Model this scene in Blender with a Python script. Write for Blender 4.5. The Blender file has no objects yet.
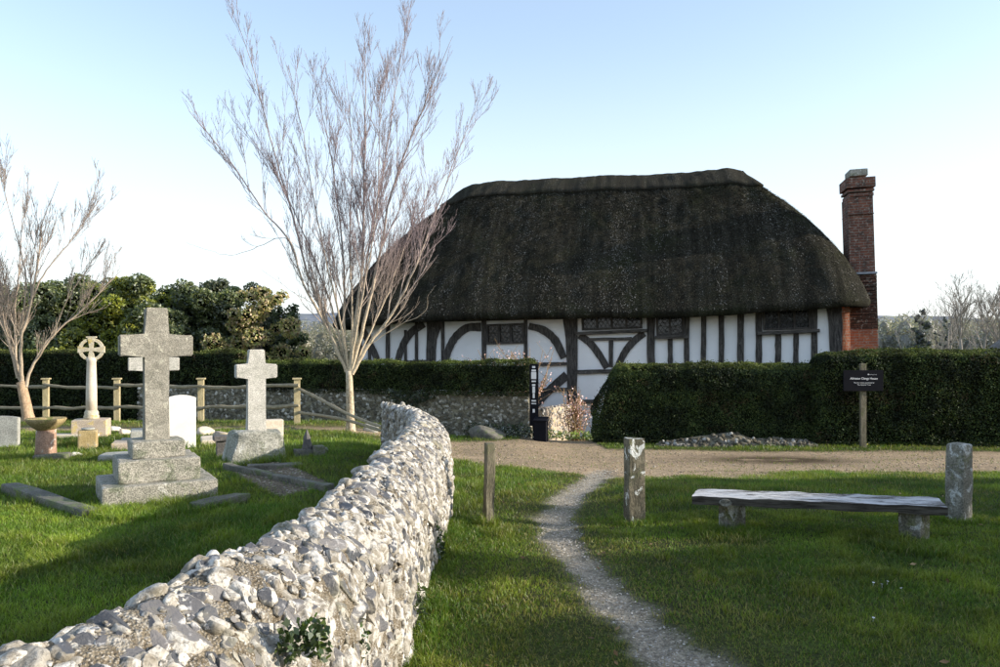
import bpy, bmesh, math, random
import numpy as np
from mathutils import Vector, Matrix, Euler
R = math.radians
rng = np.random.default_rng(7)
random.seed(7)
scene = bpy.context.scene
COL = scene.collection
F, HZ, EYE = 778.0, 347.0, 1.65

# ------------------------------------------------------------------ basics
def at(px, py, d):
    return Vector(((px - 500) / F * d, d, EYE - (py - HZ) / F * d))

def smooth(a, b, x):
    t = np.clip((x - a) / (b - a), 0, 1)
    return t * t * (3 - 2 * t)

_lat = np.random.default_rng(99).random((256, 256))
def vnoise(x, y, s=0):
    x = np.asarray(x, float) + 17.3 * s; y = np.asarray(y, float) + 41.7 * s
    xi = np.floor(x).astype(int); yi = np.floor(y).astype(int)
    fx = x - xi; fy = y - yi
    fx = fx * fx * (3 - 2 * fx); fy = fy * fy * (3 - 2 * fy)
    a = _lat[xi % 256, yi % 256]; b = _lat[(xi + 1) % 256, yi % 256]
    c = _lat[xi % 256, (yi + 1) % 256]; d = _lat[(xi + 1) % 256, (yi + 1) % 256]
    return (a * (1 - fx) + b * fx) * (1 - fy) + (c * (1 - fx) + d * fx) * fy
def fbm(x, y, s=0, o=4):
    v = 0; w = .5
    for k in range(o):
        v = v + w * vnoise(np.asarray(x) * 2 ** k, np.asarray(y) * 2 ** k, s + k); w *= .5
    return v

def tag(o, label=None, cat=None, group=None, kind=None):
    if label: o['label'] = label
    if cat: o['category'] = cat
    if group: o['group'] = group
    if kind: o['kind'] = kind
    return o
def empty(name, loc, rz=0.0):
    o = bpy.data.objects.new(name, None); COL.objects.link(o)
    o.location = loc; o.rotation_euler = (0, 0, rz); o.empty_display_size = .2
    return o

def np_mesh(name, V, faces, mats, parent=None, col=None, smooth_=False, midx=None):
    """faces: list of int arrays (n,k). mats: material or list. midx: per-face material index."""
    V = np.asarray(V, np.float32).reshape(-1, 3)
    me = bpy.data.meshes.new(name)
    me.vertices.add(len(V)); me.vertices.foreach_set('co', V.ravel())
    faces = [np.asarray(f, np.int32) for f in faces if len(f)]
    loops = np.concatenate([f.ravel() for f in faces])
    tot = np.concatenate([np.full(len(f), f.shape[1], np.int32) for f in faces])
    st = np.concatenate([[0], np.cumsum(tot)[:-1]]).astype(np.int32)
    me.loops.add(len(loops)); me.loops.foreach_set('vertex_index', loops)
    me.polygons.add(len(tot)); me.polygons.foreach_set('loop_start', st)
    try: me.polygons.foreach_set('loop_total', tot)
    except Exception: pass
    if not isinstance(mats, (list, tuple)): mats = [mats]
    for m in mats: me.materials.append(m)
    if midx is not None: me.polygons.foreach_set('material_index', np.asarray(midx, np.int32))
    me.polygons.foreach_set('use_smooth', np.full(len(tot), bool(smooth_)))
    me.update(calc_edges=True); me.validate()
    if col is not None:
        c = np.asarray(col, np.float32)
        if c.shape[1] == 3: c = np.concatenate([c, np.ones((len(c), 1), np.float32)], 1)
        a = me.color_attributes.new('Col', 'FLOAT_COLOR', 'POINT'); a.data.foreach_set('color', c.ravel())
    o = bpy.data.objects.new(name, me); COL.objects.link(o)
    if parent: o.parent = parent
    return o

class MB:
    """Collects simple shapes in a bmesh; build() links them as one mesh."""
    def __init__(s): s.bm = bmesh.new()
    def box(s, c, size, rot=(0, 0, 0), taper=1.0, bevel=0.0, seg=2):
        r = bmesh.ops.create_cube(s.bm, size=1); vs = r['verts']
        for v in vs:
            k = taper if v.co.z > 0 else 1
            v.co = Vector((v.co.x * size[0] * k, v.co.y * size[1] * k, v.co.z * size[2]))
        if bevel:
            es = list({e for v in vs for e in v.link_edges})
            rr = bmesh.ops.bevel(s.bm, geom=es, offset=bevel, segments=seg, affect='EDGES', profile=.6)
            vs = list({v for f in rr['faces'] for v in f.verts} | {v for v in vs if v.is_valid})
        M = Matrix.Translation(c) @ Euler(rot).to_matrix().to_4x4()
        for v in vs: v.co = M @ v.co
        return vs
    def prism(s, pts, y0, y1):
        """pts (x,z) outline extruded along y."""
        a = [s.bm.verts.new((p[0], y0, p[1])) for p in pts]
        b = [s.bm.verts.new((p[0], y1, p[1])) for p in pts]
        n = len(pts)
        s.bm.faces.new(a); s.bm.faces.new(b[::-1])
        for i in range(n): s.bm.faces.new((a[(i + 1) % n], a[i], b[i], b[(i + 1) % n]))
    def lathe(s, prof, c=(0, 0, 0), n=24):
        rings = []
        for r, z in prof:
            rings.append([s.bm.verts.new((c[0] + r * math.cos(2 * math.pi * k / n), c[1] + r * math.sin(2 * math.pi * k / n), c[2] + z)) for k in range(n)])
        for i in range(len(rings) - 1):
            for k in range(n):
                s.bm.faces.new((rings[i][k], rings[i][(k + 1) % n], rings[i + 1][(k + 1) % n], rings[i + 1][k]))
        s.bm.faces.new(rings[0][::-1]); s.bm.faces.new(rings[-1])
    def tube(s, pts, rad, n=8):
        V, Fq, cap = tubes([(np.array(pts, float), np.array(rad, float))], n)
        vs = [s.bm.verts.new(v) for v in V]
        for f in Fq: s.bm.faces.new([vs[i] for i in f])
        s.bm.faces.new(vs[:n][::-1]); s.bm.faces.new(vs[-n:])
    def noise(s, amp, freq, cuts=0):
        if cuts: bmesh.ops.subdivide_edges(s.bm, edges=s.bm.edges[:], cuts=cuts, use_grid_fill=True)
        ph = rng.random(9) * 6
        for v in s.bm.verts:
            c = v.co * freq
            v.co += Vector((math.sin(c.y * 1.3 + c.z + ph[0]) * math.sin(c.x * .7 + ph[1]), math.sin(c.x * 1.1 + c.z * 1.4 + ph[2]) * math.sin(c.y + ph[3]), math.sin(c.x + c.y * 1.2 + ph[4]) * math.sin(c.z + ph[5]))) * amp
    def build(s, name, mat, parent=None, smooth_=False):
        me = bpy.data.meshes.new(name)
        bmesh.ops.recalc_face_normals(s.bm, faces=s.bm.faces[:])
        s.bm.to_mesh(me); s.bm.free()
        me.materials.append(mat)
        if smooth_:
            for p in me.polygons: p.use_smooth = True
        o = bpy.data.objects.new(name, me); COL.objects.link(o)
        if parent: o.parent = parent
        return o

def tubes(polys, n=5):
    Vs, Fs, off = [], [], 0
    ang = np.arange(n) * 2 * np.pi / n
    for P, r in polys:
        P = np.asarray(P, float); k = len(P)
        T = np.gradient(P, axis=0); T /= np.linalg.norm(T, axis=1, keepdims=True) + 1e-9
        t0 = T[0]; ref = np.array([1., 0, 0]) if abs(t0[0]) < .8 else np.array([0, 1., 0])
        A = np.cross(T, ref); A /= np.linalg.norm(A, axis=1, keepdims=True) + 1e-9
        B = np.cross(T, A)
        ring = P[:, None, :] + np.asarray(r)[:, None, None] * (A[:, None, :] * np.cos(ang)[None, :, None] + B[:, None, :] * np.sin(ang)[None, :, None])
        Vs.append(ring.reshape(-1, 3))
        i = np.arange(k - 1)[:, None] * n; j = np.arange(n)[None, :]
        a = i + j; b = i + (j + 1) % n
        Fs.append(np.stack([a, b, b + n, a + n], -1).reshape(-1, 4) + off)
        off += k * n
    return np.concatenate(Vs), np.concatenate(Fs), None

# ------------------------------------------------------------------ materials
class G:
    def __init__(s, name):
        s.m = bpy.data.materials.new(name); s.m.use_nodes = True
        s.nt = s.m.node_tree; s.nt.nodes.clear()
        s.out = s.nt.nodes.new('ShaderNodeOutputMaterial')
        s.tc = None
    def n(s, t, ins=None, **props):
        nd = s.nt.nodes.new('ShaderNode' + t)
        for k, v in props.items(): setattr(nd, k, v)
        for k, v in (ins or {}).items():
            sk = nd.inputs[k]
            if isinstance(v, bpy.types.NodeSocket): s.nt.links.new(v, sk)
            elif isinstance(v, bpy.types.Node): s.nt.links.new(v.outputs[0], sk)
            else:
                if isinstance(v, (tuple, list)) and len(v) == 3 and sk.type == 'RGBA': v = (*v, 1)
                sk.default_value = v
        return nd
    def coord(s, kind='Object', scale=(1, 1, 1), rot=(0, 0, 0)):
        if not s.tc: s.tc = s.n('TexCoord')
        return s.n('Mapping', {'Vector': s.tc.outputs[kind], 'Scale': scale, 'Rotation': rot}).outputs[0]
    def noise(s, scale, detail=4, vec=None, rough=.55, dist=0):
        return s.n('TexNoise', {'Vector': vec or s.coord(), 'Scale': scale, 'Detail': detail, 'Roughness': rough, 'Distortion': dist}).outputs[0]
    def ramp(s, fac, a, b):
        return s.n('MapRange', {0: fac, 1: a, 2: b, 3: 0., 4: 1.}, interpolation_type='SMOOTHSTEP').outputs[0]
    def mix(s, fac, a, b, mode='MIX'):
        nd = s.n('Mix', data_type='RGBA', blend_type=mode)
        for k, v in ((0, fac), (6, a), (7, b)):
            sk = nd.inputs[k]
            if isinstance(v, bpy.types.NodeSocket): s.nt.links.new(v, sk)
            elif k == 0: sk.default_value = v
            else: sk.default_value = (*v[:3], 1)
        return nd.outputs[2]
    def math(s, op, a, b=0.0):
        return s.n('Math', {0: a, 1: b}, operation=op).outputs[0]
    def attr(s, name='Col'):
        return s.n('Attribute', attribute_name=name)
    def bump(s, h, strength=.5, dist=.02, normal=None):
        i = {'Height': h, 'Strength': strength, 'Distance': dist}
        if normal: i['Normal'] = normal
        return s.n('Bump', i).outputs[0]
    def bsdf(s, color, rough=.85, normal=None, spec=.3):
        i = {'Base Color': color, 'Roughness': rough, 'Specular IOR Level': spec}
        if normal: i['Normal'] = normal
        b = s.n('BsdfPrincipled', i)
        s.nt.links.new(b.outputs[0], s.out.inputs[0]); return s.m

def rough_mat(name, c1, c2, scale=8, c3=None, thr=(.55, .65), pscale=4, speck=60, speck_amt=.35, bump=.5, bd=.01, stretch=(1, 1, 1), rough=.9, spec=.3, c4=None, thr4=(.6, .66), p4=7):
    g = G(name); v = g.coord(scale=stretch)
    c = g.mix(g.ramp(g.noise(scale, 6, v, .65), .35, .65), c1, c2)
    if c3: c = g.mix(g.ramp(g.noise(pscale, 8, g.coord(), .7, .4), *thr), c, c3)
    if c4: c = g.mix(g.ramp(g.noise(p4, 8, g.coord(scale=(1, 1.1, .9)), .65, .8), *thr4), c, c4)
    sp = g.noise(speck, 3, v, .7)
    c = g.mix(speck_amt, c, g.mix(g.ramp(sp, .3, .7), (.1, .1, .1), (1, 1, 1)), 'OVERLAY')
    h = g.math('ADD', g.math('MULTIPLY', sp, .5), g.noise(scale * 2, 6, v, .7))
    return g.bsdf(c, rough, g.bump(h, bump, bd), spec)

def leaf_mat(name, trans=.35, rough=.5, gloss=.06):
    g = G(name); a = g.attr()
    d = g.n('BsdfDiffuse', {'Color': a.outputs[0]})
    t = g.n('BsdfTranslucent', {'Color': g.mix(1.0, a.outputs[0], (1.2, 1.25, .55), 'MULTIPLY')})
    m = g.n('MixShader', {0: trans, 1: d.outputs[0], 2: t.outputs[0]})
    gl = g.n('BsdfGlossy', {'Color': (.9, .95, 1), 'Roughness': rough})
    m2 = g.n('MixShader', {0: gloss, 1: m.outputs[0], 2: gl.outputs[0]})
    g.nt.links.new(m2.outputs[0], g.out.inputs[0]); return g.m
def attr_mat(name, rough=.9, bscale=40, bump=.4, bd=.01, var=.3, spec=.2):
    g = G(name); a = g.attr(); n_ = g.noise(bscale, 5)
    c = g.mix(var, a.outputs[0], g.mix(g.ramp(n_, .3, .7), (.05, .05, .05), (1, 1, 1)), 'OVERLAY')
    return g.bsdf(c, rough, g.bump(n_, bump, bd), spec)

MT = {}
MT['leaf'] = leaf_mat('leaf_surface')
MT['yew'] = leaf_mat('yew_leaf', .18, .6, .02)
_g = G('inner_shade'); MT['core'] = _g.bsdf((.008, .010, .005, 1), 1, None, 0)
MT['grass'] = leaf_mat('grass_blade', .35, .45, .03)
MT['straw'] = attr_mat('straw_fleck', 1, 20, 0)
MT['granite'] = rough_mat('granite', (.24, .225, .185), (.33, .31, .26), 5, (.17, .165, .13), (.5, .68), 3, 110, .5, 1.0, .012, c4=(.44, .42, .34), thr4=(.56, .64), p4=9)
MT['granite_step'] = rough_mat('granite_step', (.24, .23, .19), (.33, .31, .26), 5, (.16, .17, .12), (.5, .62), 4, 80, .7, .8, .012, c4=(.42, .41, .36), thr4=(.58, .66))
MT['pale_granite'] = rough_mat('pale_granite', (.4, .39, .34), (.52, .5, .45), 6, (.3, .3, .26), (.58, .7), 5, 90, .45, .6, .008)
MT['boulder'] = rough_mat('weathered_boulder', (.24, .24, .2), (.38, .37, .32), 4, (.2, .21, .15), (.5, .62), 3, 50, .5, .9, .02, c4=(.5, .5, .46), thr4=(.6, .68))
MT['cream_stone'] = rough_mat('cream_stone', (.62, .52, .40), (.72, .64, .52), 5, (.42, .35, .26), (.6, .72), 5, 60, .2, .3, .005)
MT['lichen_gold'] = rough_mat('golden_lichen_stone', (.44, .39, .28), (.56, .51, .40), 14, (.46, .36, .13), (.52, .64), 9, 60, .3, .5, .01)
MT['red_stone'] = rough_mat('red_brown_stone', (.26, .16, .11), (.36, .24, .17), 6, (.58, .54, .47), (.54, .58), 5, 60, .35, .6, .01)
MT['pink_stone'] = rough_mat('pinkish_stone', (.40, .33, .26), (.5, .42, .33), 6, (.56, .44, .2), (.55, .62), 6, 60, .3, .6, .01)
MT['moss_bowl'] = rough_mat('mossy_stone', (.25, .19, .09), (.36, .28, .14), 8, (.18, .18, .05), (.5, .62), 6, 60, .45, .8, .012)
MT['orange'] = rough_mat('orange_lichen_stone', (.36, .27, .12), (.46, .36, .19), 8, (.38, .35, .28), (.55, .62), 8, 60, .3, .6, .01)
MT['white_stone'] = rough_mat('white_headstone', (.78, .74, .64), (.84, .8, .72), 4, (.68, .62, .5), (.62, .75), 4, 50, .06, .1, .003)
MT['grey_stone'] = rough_mat('grey_stone', (.28, .28, .25), (.38, .38, .34), 6, (.2, .21, .17), (.55, .68), 4, 70, .4, .6, .01)
MT['slab'] = rough_mat('kerb_stone', (.095, .093, .078), (.17, .16, .135), 6, (.12, .14, .07), (.5, .62), 5, 70, .4, .8, .012)
MT['dark_stone'] = rough_mat('dark_stone', (.09, .085, .08), (.16, .15, .14), 8, (.3, .3, .28), (.6, .7), 8, 70, .4, .6, .01)
MT['fence'] = rough_mat('split_timber', (.36, .30, .17), (.50, .43, .26), 9, (.30, .30, .14), (.55, .7), 5, 40, .3, .5, .006, (3, 3, .6))
MT['rail'] = rough_mat('rail_timber', (.25, .21, .14), (.36, .31, .21), 9, (.2, .19, .12), (.55, .7), 5, 40, .35, .5, .006, (.6, 3, 3))
MT['timber'] = rough_mat('old_oak', (.030, .027, .025), (.10, .092, .084), 9, (.17, .165, .155), (.58, .76), 6, 40, .4, .6, .006, (4, 4, .5))
MT['timber_h'] = rough_mat('old_oak_rail', (.035, .032, .028), (.12, .11, .10), 9, (.24, .23, .21), (.55, .75), 6, 40, .4, .6, .006, (.5, 4, 4))
MT['plaster'] = rough_mat('limewash', (.90, .90, .90), (.86, .86, .86), 2.2, (.78, .775, .76), (.6, .8), 1.6, 30, .03, .25, .01)
MT['post_wood'] = rough_mat('weathered_post', (.10, .09, .06), (.19, .17, .12), 7, (.11, .12, .055), (.5, .66), 5, 50, .5, .9, .01, (3, 3, .5))
MT['lichen_post'] = rough_mat('lichened_post', (.09, .08, .055), (.17, .15, .105), 8, (.11, .115, .06), (.5, .64), 5, 60, .5, .8, .01, (1.5, 1.5, .7), c4=(.60, .61, .57), thr4=(.56, .585), p4=8)
MT['lichen_stone'] = rough_mat('lichened_stone_post', (.13, .125, .10), (.22, .21, .175), 8, (.12, .13, .06), (.52, .64), 4, 60, .5, .8, .01, c4=(.40, .41, .39), thr4=(.53, .60), p4=8)
MT['bench_top'] = rough_mat('bench_plank', (.10, .088, .075), (.30, .285, .265), 7, (.52, .52, .51), (.5, .6), 4, 40, .45, .9, .01, (.6, 5, 5))
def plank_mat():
    g = G('silvered_skylit_plank'); v = g.coord(scale=(.5, 6, 6)); n = g.noise(7, 7, v, .7, .4); n2 = g.noise(3.2, 6, g.coord(scale=(.8, 2.4, 2.4)), .7, .5)
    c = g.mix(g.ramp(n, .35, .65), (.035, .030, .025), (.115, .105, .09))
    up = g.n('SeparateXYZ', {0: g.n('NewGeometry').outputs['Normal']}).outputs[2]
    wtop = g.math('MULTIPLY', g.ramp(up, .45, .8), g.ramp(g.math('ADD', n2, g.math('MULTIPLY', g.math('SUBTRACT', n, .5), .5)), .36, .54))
    c = g.mix(wtop, c, g.mix(g.ramp(n, .35, .65), (.33, .325, .32), (.62, .62, .62)))  # upper face: weathered grey plus sky reflection painted into the colour
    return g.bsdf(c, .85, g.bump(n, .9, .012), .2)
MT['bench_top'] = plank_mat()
MT['black'] = rough_mat('black_paint', (.008, .009, .013), (.011, .011, .015), 5, None, speck_amt=.05, bump=.05, rough=.75, spec=.08)
MT['white_paint'] = rough_mat('white_lettering', (.8, .8, .8), (.8, .8, .8), 5, None, speck_amt=0, bump=0, rough=.6)
MT['glass'] = G('old_window_glass'); MT['glass'] = MT['glass'].bsdf((.012, .013, .014), .12, MT['glass'].bump(MT['glass'].noise(7, 2), .35, .03), .5)
MT['lead'] = rough_mat('lead_came', (.045, .045, .048), (.07, .07, .073), 12, None, speck_amt=.1, bump=.1, rough=.7)
MT['leadflash'] = rough_mat('lead_flashing', (.25, .27, .31), (.33, .35, .39), 8, None, speck_amt=.2, bump=.2, rough=.6)
MT['bark'] = rough_mat('pale_bark', (.34, .28, .19), (.52, .45, .33), 8, (.25, .19, .11), (.52, .66), 8, 40, .45, .7, .008, (1.5, 1.5, .7))
MT['bark_orange'] = rough_mat('tan_bark', (.34, .23, .14), (.47, .34, .22), 8, (.2, .13, .08), (.55, .7), 6, 40, .4, .6, .008, (1.5, 1.5, .6))
MT['petal'] = attr_mat('petal', .8, 20, 0, .01, .1)
MT['twig'] = attr_mat('twig_bark', .8, 30, .2, .004, .25)
MT['dark_bark'] = rough_mat('dark_bark', (.05, .04, .03), (.1, .08, .06), 8, None, speck_amt=.4, bump=.8, bd=.02, stretch=(2, 2, .5))

# flint: Col.r = random, Col.g = fractured, Col.b = random2
def flint():
    g = G('flint'); a = g.attr(); sep = g.n('SeparateColor', {0: a.outputs[0]})
    r, fr, r2 = sep.outputs[0], sep.outputs[1], sep.outputs[2]
    n1 = g.noise(22, 6, None, .65, .5); n2 = g.noise(70, 5, None, .7); n3 = g.noise(8, 5, None, .6, .3)
    cortex = g.mix(g.ramp(n1, .36, .62), (.23, .205, .165), (.66, .635, .58))
    cortex = g.mix(g.math('MULTIPLY', g.ramp(r, .6, .8), .6), cortex, (.22, .195, .15))
    cortex = g.mix(g.math('MULTIPLY', g.ramp(n2, .52, .66), .75), cortex, (.11, .10, .085))
    dark = g.mix(r2, (.05, .055, .065), (.19, .178, .17))
    dark = g.mix(g.ramp(n1, .56, .68), dark, (.46, .45, .44))
    edge = g.math('ADD', fr, g.math('MULTIPLY', g.math('SUBTRACT', n3, .5), .9))
    c = g.mix(g.ramp(edge, .45, .6), cortex, dark)
    # moss and dirt
    c = g.mix(g.math('MULTIPLY', g.ramp(g.noise(3.2, 6, None, .6), .56, .70), .55), c, (.24, .22, .13))
    ro = g.n('MapRange', {0: g.ramp(edge, .45, .6), 3: .92, 4: .36}).outputs[0]
    h = g.math('ADD', g.math('MULTIPLY', n2, .35), n1)
    return g.bsdf(c, ro, g.bump(h, .75, .014), .4)
MT['flint'] = flint()
def mortar(name, c1, c2, lime):
    g = G(name)
    v = g.n('TexVoronoi', {'Vector': g.coord(), 'Scale': 95.}); v2 = g.n('TexVoronoi', {'Vector': g.coord(), 'Scale': 38.})
    c = g.mix(g.ramp(g.noise(18, 6, None, .7), .35, .65), c1, c2)
    c = g.mix(.6, c, g.mix(g.ramp(v.outputs[0], .0, .5), (.95, .95, .95), (.12, .12, .12)), 'SOFT_LIGHT')
    c = g.mix(g.ramp(g.noise(120, 3), .56, .66), c, (.5, .47, .42))
    c = g.mix(g.ramp(g.noise(4.5, 7, None, .65, .6), .5, .6), c, lime)
    h = g.math('ADD', g.math('MULTIPLY', v.outputs[0], -.7), g.math('ADD', g.noise(40, 6, None, .7), g.math('MULTIPLY', v2.outputs[0], -.6)))
    return g.bsdf(c, .95, g.bump(h, .9, .02), .1)
MT['mortar'] = mortar('sandy_mortar', (.21, .175, .125), (.37, .325, .25), (.56, .54, .49))
MT['mortar_far'] = mortar('dull_mortar', (.17, .155, .11), (.26, .235, .17), (.3, .28, .2))

def brick(name, c1, c2, m, dark):
    g = G(name); tc = g.n('TexCoord'); s_ = g.n('SeparateXYZ', {0: tc.outputs['Object']})
    u = g.math('ADD', s_.outputs[0], s_.outputs[1])
    cv = g.n('CombineXYZ', {0: u, 1: s_.outputs[2], 2: 0.0}).outputs[0]
    b = g.n('TexBrick', {'Vector': cv, 'Color1': c1, 'Color2': c2, 'Mortar': m, 'Scale': 1.0, 'Mortar Size': .007, 'Bias': -.1, 'Brick Width': .22, 'Row Height': .07})
    c = g.mix(g.ramp(g.noise(5, 6, None, .7), .42, .68), b.outputs[0], dark)
    c = g.mix(g.math('MULTIPLY', g.ramp(g.noise(14, 5), .55, .66), .5), c, (.42, .40, .34))
    h = g.math('SUBTRACT', g.math('MULTIPLY', g.noise(60, 4), .5), b.outputs[1])
    return g.bsdf(c, .9, g.bump(h, .8, .012), .15)
MT['brick'] = brick('old_red_brick', (.21, .085, .055), (.14, .058, .042), (.24, .215, .18), (.065, .05, .042))
MT['brick_bright'] = brick('bright_red_brick', (.40, .14, .07), (.28, .095, .055), (.30, .27, .22), (.25, .1, .06))  # chimney base brick; on the corner strip its brightness paints sunlight
MT['tile'] = brick('clay_tile_hanging', (.15, .075, .05), (.10, .05, .035), (.03, .02, .02), (.05, .04, .03))

def thatch(name, cap=False):
    g = G(name)
    streak = g.noise(1.5, 6, g.coord(scale=(3.4, .5, .22)), .6, .2)
    fine = g.noise(24, 5, g.coord(scale=(1.6, 1.6, .5)), .75)
    spk = g.noise(34, 2, g.coord(scale=(1, 1, .7)), .6)
    c = g.mix(g.ramp(fine, .3, .7), (.013, .0125, .009), (.046, .043, .031))
    z = g.n('SeparateXYZ', {0: g.coord()}).outputs[2]
    c = g.mix(g.math('MULTIPLY', g.ramp(g.noise(.7, 6, None, .7, .5), .45, .7), .55), c, (.032, .038, .014))
    am = g.math('MULTIPLY', g.ramp(spk, .60, .68), g.ramp(streak, .45, .65))
    c = g.mix(am, c, (.22, .21, .19))
    c = g.mix(.32, c, g.mix(g.ramp(streak, .38, .62), (.08, .08, .08), (.95, .95, .95)), 'OVERLAY')
    if cap: c = g.mix(.35, c, (.06, .055, .045))
    h = g.math('ADD', fine, g.math('MULTIPLY', spk, .8))
    return g.bsdf(c, .95, g.bump(h, 1.0, .06), .1)
MT['thatch'] = thatch('weathered_thatch'); MT['thatch_cap'] = thatch('thatch_ridge', True)

# ------------------------------------------------------------------ wall line and terrain
WALL = np.array([(-3.3, -.3), (-2.55, .55), (-1.85, 1.15), (-1.40, 1.62), (-1.13, 2.05), (-.97, 2.5), (-.84, 3.1), (-.77, 3.8), (-.74, 4.6), (-.735, 6.0), (-.73, 7.4), (-.75, 8.2), (-.85, 9.3), (-1.08, 10.3), (-1.5, 11.25)])
def wall_dense(step=.02):
    # Catmull-Rom resampling of WALL
    P = WALL; pts = []
    Q = np.vstack([2 * P[0] - P[1], P, 2 * P[-1] - P[-2]])
    for i in range(1, len(Q) - 2):
        t = np.linspace(0, 1, 40, endpoint=False)[:, None]
        p0, p1, p2, p3 = Q[i - 1], Q[i], Q[i + 1], Q[i + 2]
        pts.append(.5 * ((2 * p1) + (-p0 + p2) * t + (2 * p0 - 5 * p1 + 4 * p2 - p3) * t ** 2 + (-p0 + 3 * p1 - 3 * p2 + p3) * t ** 3))
    pts = np.vstack(pts + [P[-1:]])
    L = np.concatenate([[0], np.cumsum(np.linalg.norm(np.diff(pts, axis=0), axis=1))])
    s = np.arange(0, L[-1], step)
    return np.stack([np.interp(s, L, pts[:, 0]), np.interp(s, L, pts[:, 1])], 1), s
WD, WS = wall_dense()
def wall_x(y):  # x of the wall centre at a given y (for masks)
    return np.interp(y, WALL[:, 1], WALL[:, 0])
def tz(x, y):
    x = np.asarray(x, float); y = np.asarray(y, float)
    g = (-.45 + .10 * smooth(1.6, .2, x)) * smooth(7.5, 17, y) - (.30 + .10 * smooth(1.6, .2, x)) * smooth(17, 20.5, y) + .07 * smooth(.8, 2.2, x) * (1 - smooth(8, 10, y))
    c = .10 - .13 * smooth(9, 17, y) - .42 * smooth(17.3, 19.5, y) + .20 * np.exp(-((x + 2.0) ** 2 / 1.5 + (y - 11.2) ** 2 / 4))
    w = wall_x(np.minimum(y, 11.2)) - np.maximum(y - 11.2, 0) * .12
    m = smooth(.12 + np.clip(y - 10.5, 0, 1) * 1.2, -.12 - np.clip(y - 10.5, 0, 1) * 1.2, x - w)
    z = g * (1 - m) + c * m
    z = z - 4.0 * smooth(26, 90, y) - 1.5 * smooth(20, 60, np.abs(x))
    z = z + .035 * (fbm(x * .9, y * .9, 3, 3) - .44) * (y < 60)
    return z
def T(x, y): return float(tz(x, y))
def gp(px, py):
    d = 2.0
    while d < 90:
        p = at(px, py, d)
        if p.z <= T(p.x, p.y): return p
        d += .02
    return p

TRAIL = np.array([tuple(gp(px, py)[:2]) for px, py in [(760, 720), (715, 690), (660, 645), (604, 590), (566, 545), (556, 520), (568, 500), (590, 482), (604, 470)]])
def seg_dist(x, y, P):
    d = np.full(np.shape(x), 1e9)
    for a, b in zip(P[:-1], P[1:]):
        ab = b - a; t = np.clip(((x - a[0]) * ab[0] + (y - a[1]) * ab[1]) / (ab @ ab), 0, 1)
        d = np.minimum(d, np.hypot(x - a[0] - t * ab[0], y - a[1] - t * ab[1]))
    return d
def trail_m(x, y):
    w = .10 + .13 * (vnoise(x * 2.3, y * 2.3, 5) - .5) + .11 * (vnoise(x * 9, y * 9, 6) - .5)
    return 1 - smooth(w - .07, w + .17, seg_dist(x, y, TRAIL))
def road_m(x, y):
    n = (fbm(x * .8, y * .8, 8) - .47) * 2.2 + (vnoise(x * 5, y * 5, 9) - .5) * .5
    lo = np.interp(x, [-3, -1.2, -.3, .5, 1.2, 3, 6, 12], [15.6, 14.0, 12.2, 10.9, 10.5, 10.8, 11.2, 11.4]) + n
    hi = np.interp(x, [-3, -.6, .4, .7, 1.9, 2.2, 4, 12], [16.2, 16.4, 16.8, 19.6, 19.6, 15.9, 15.5, 15.2]) + n * .25
    return smooth(-.5, .4, y - lo) * smooth(-.25, .2, hi - y)
BED = [tuple(gp(px, py)[:2]) for px, py in [(226, 470), (276, 462), (331, 484), (280, 498)]]
def bed_m(x, y):
    P = np.array(BED); m = np.ones(np.shape(x))
    for a, b in zip(P, np.roll(P, -1, 0)):
        e = b - a; m = m * ((x - a[0]) * e[1] - (y - a[1]) * e[0] > 0)
    if not np.any(m):
        m = np.ones(np.shape(x))
        for a, b in zip(P, np.roll(P, -1, 0)):
            e = b - a; m = m * ((x - a[0]) * e[1] - (y - a[1]) * e[0] < 0)
    return m.astype(float)

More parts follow.
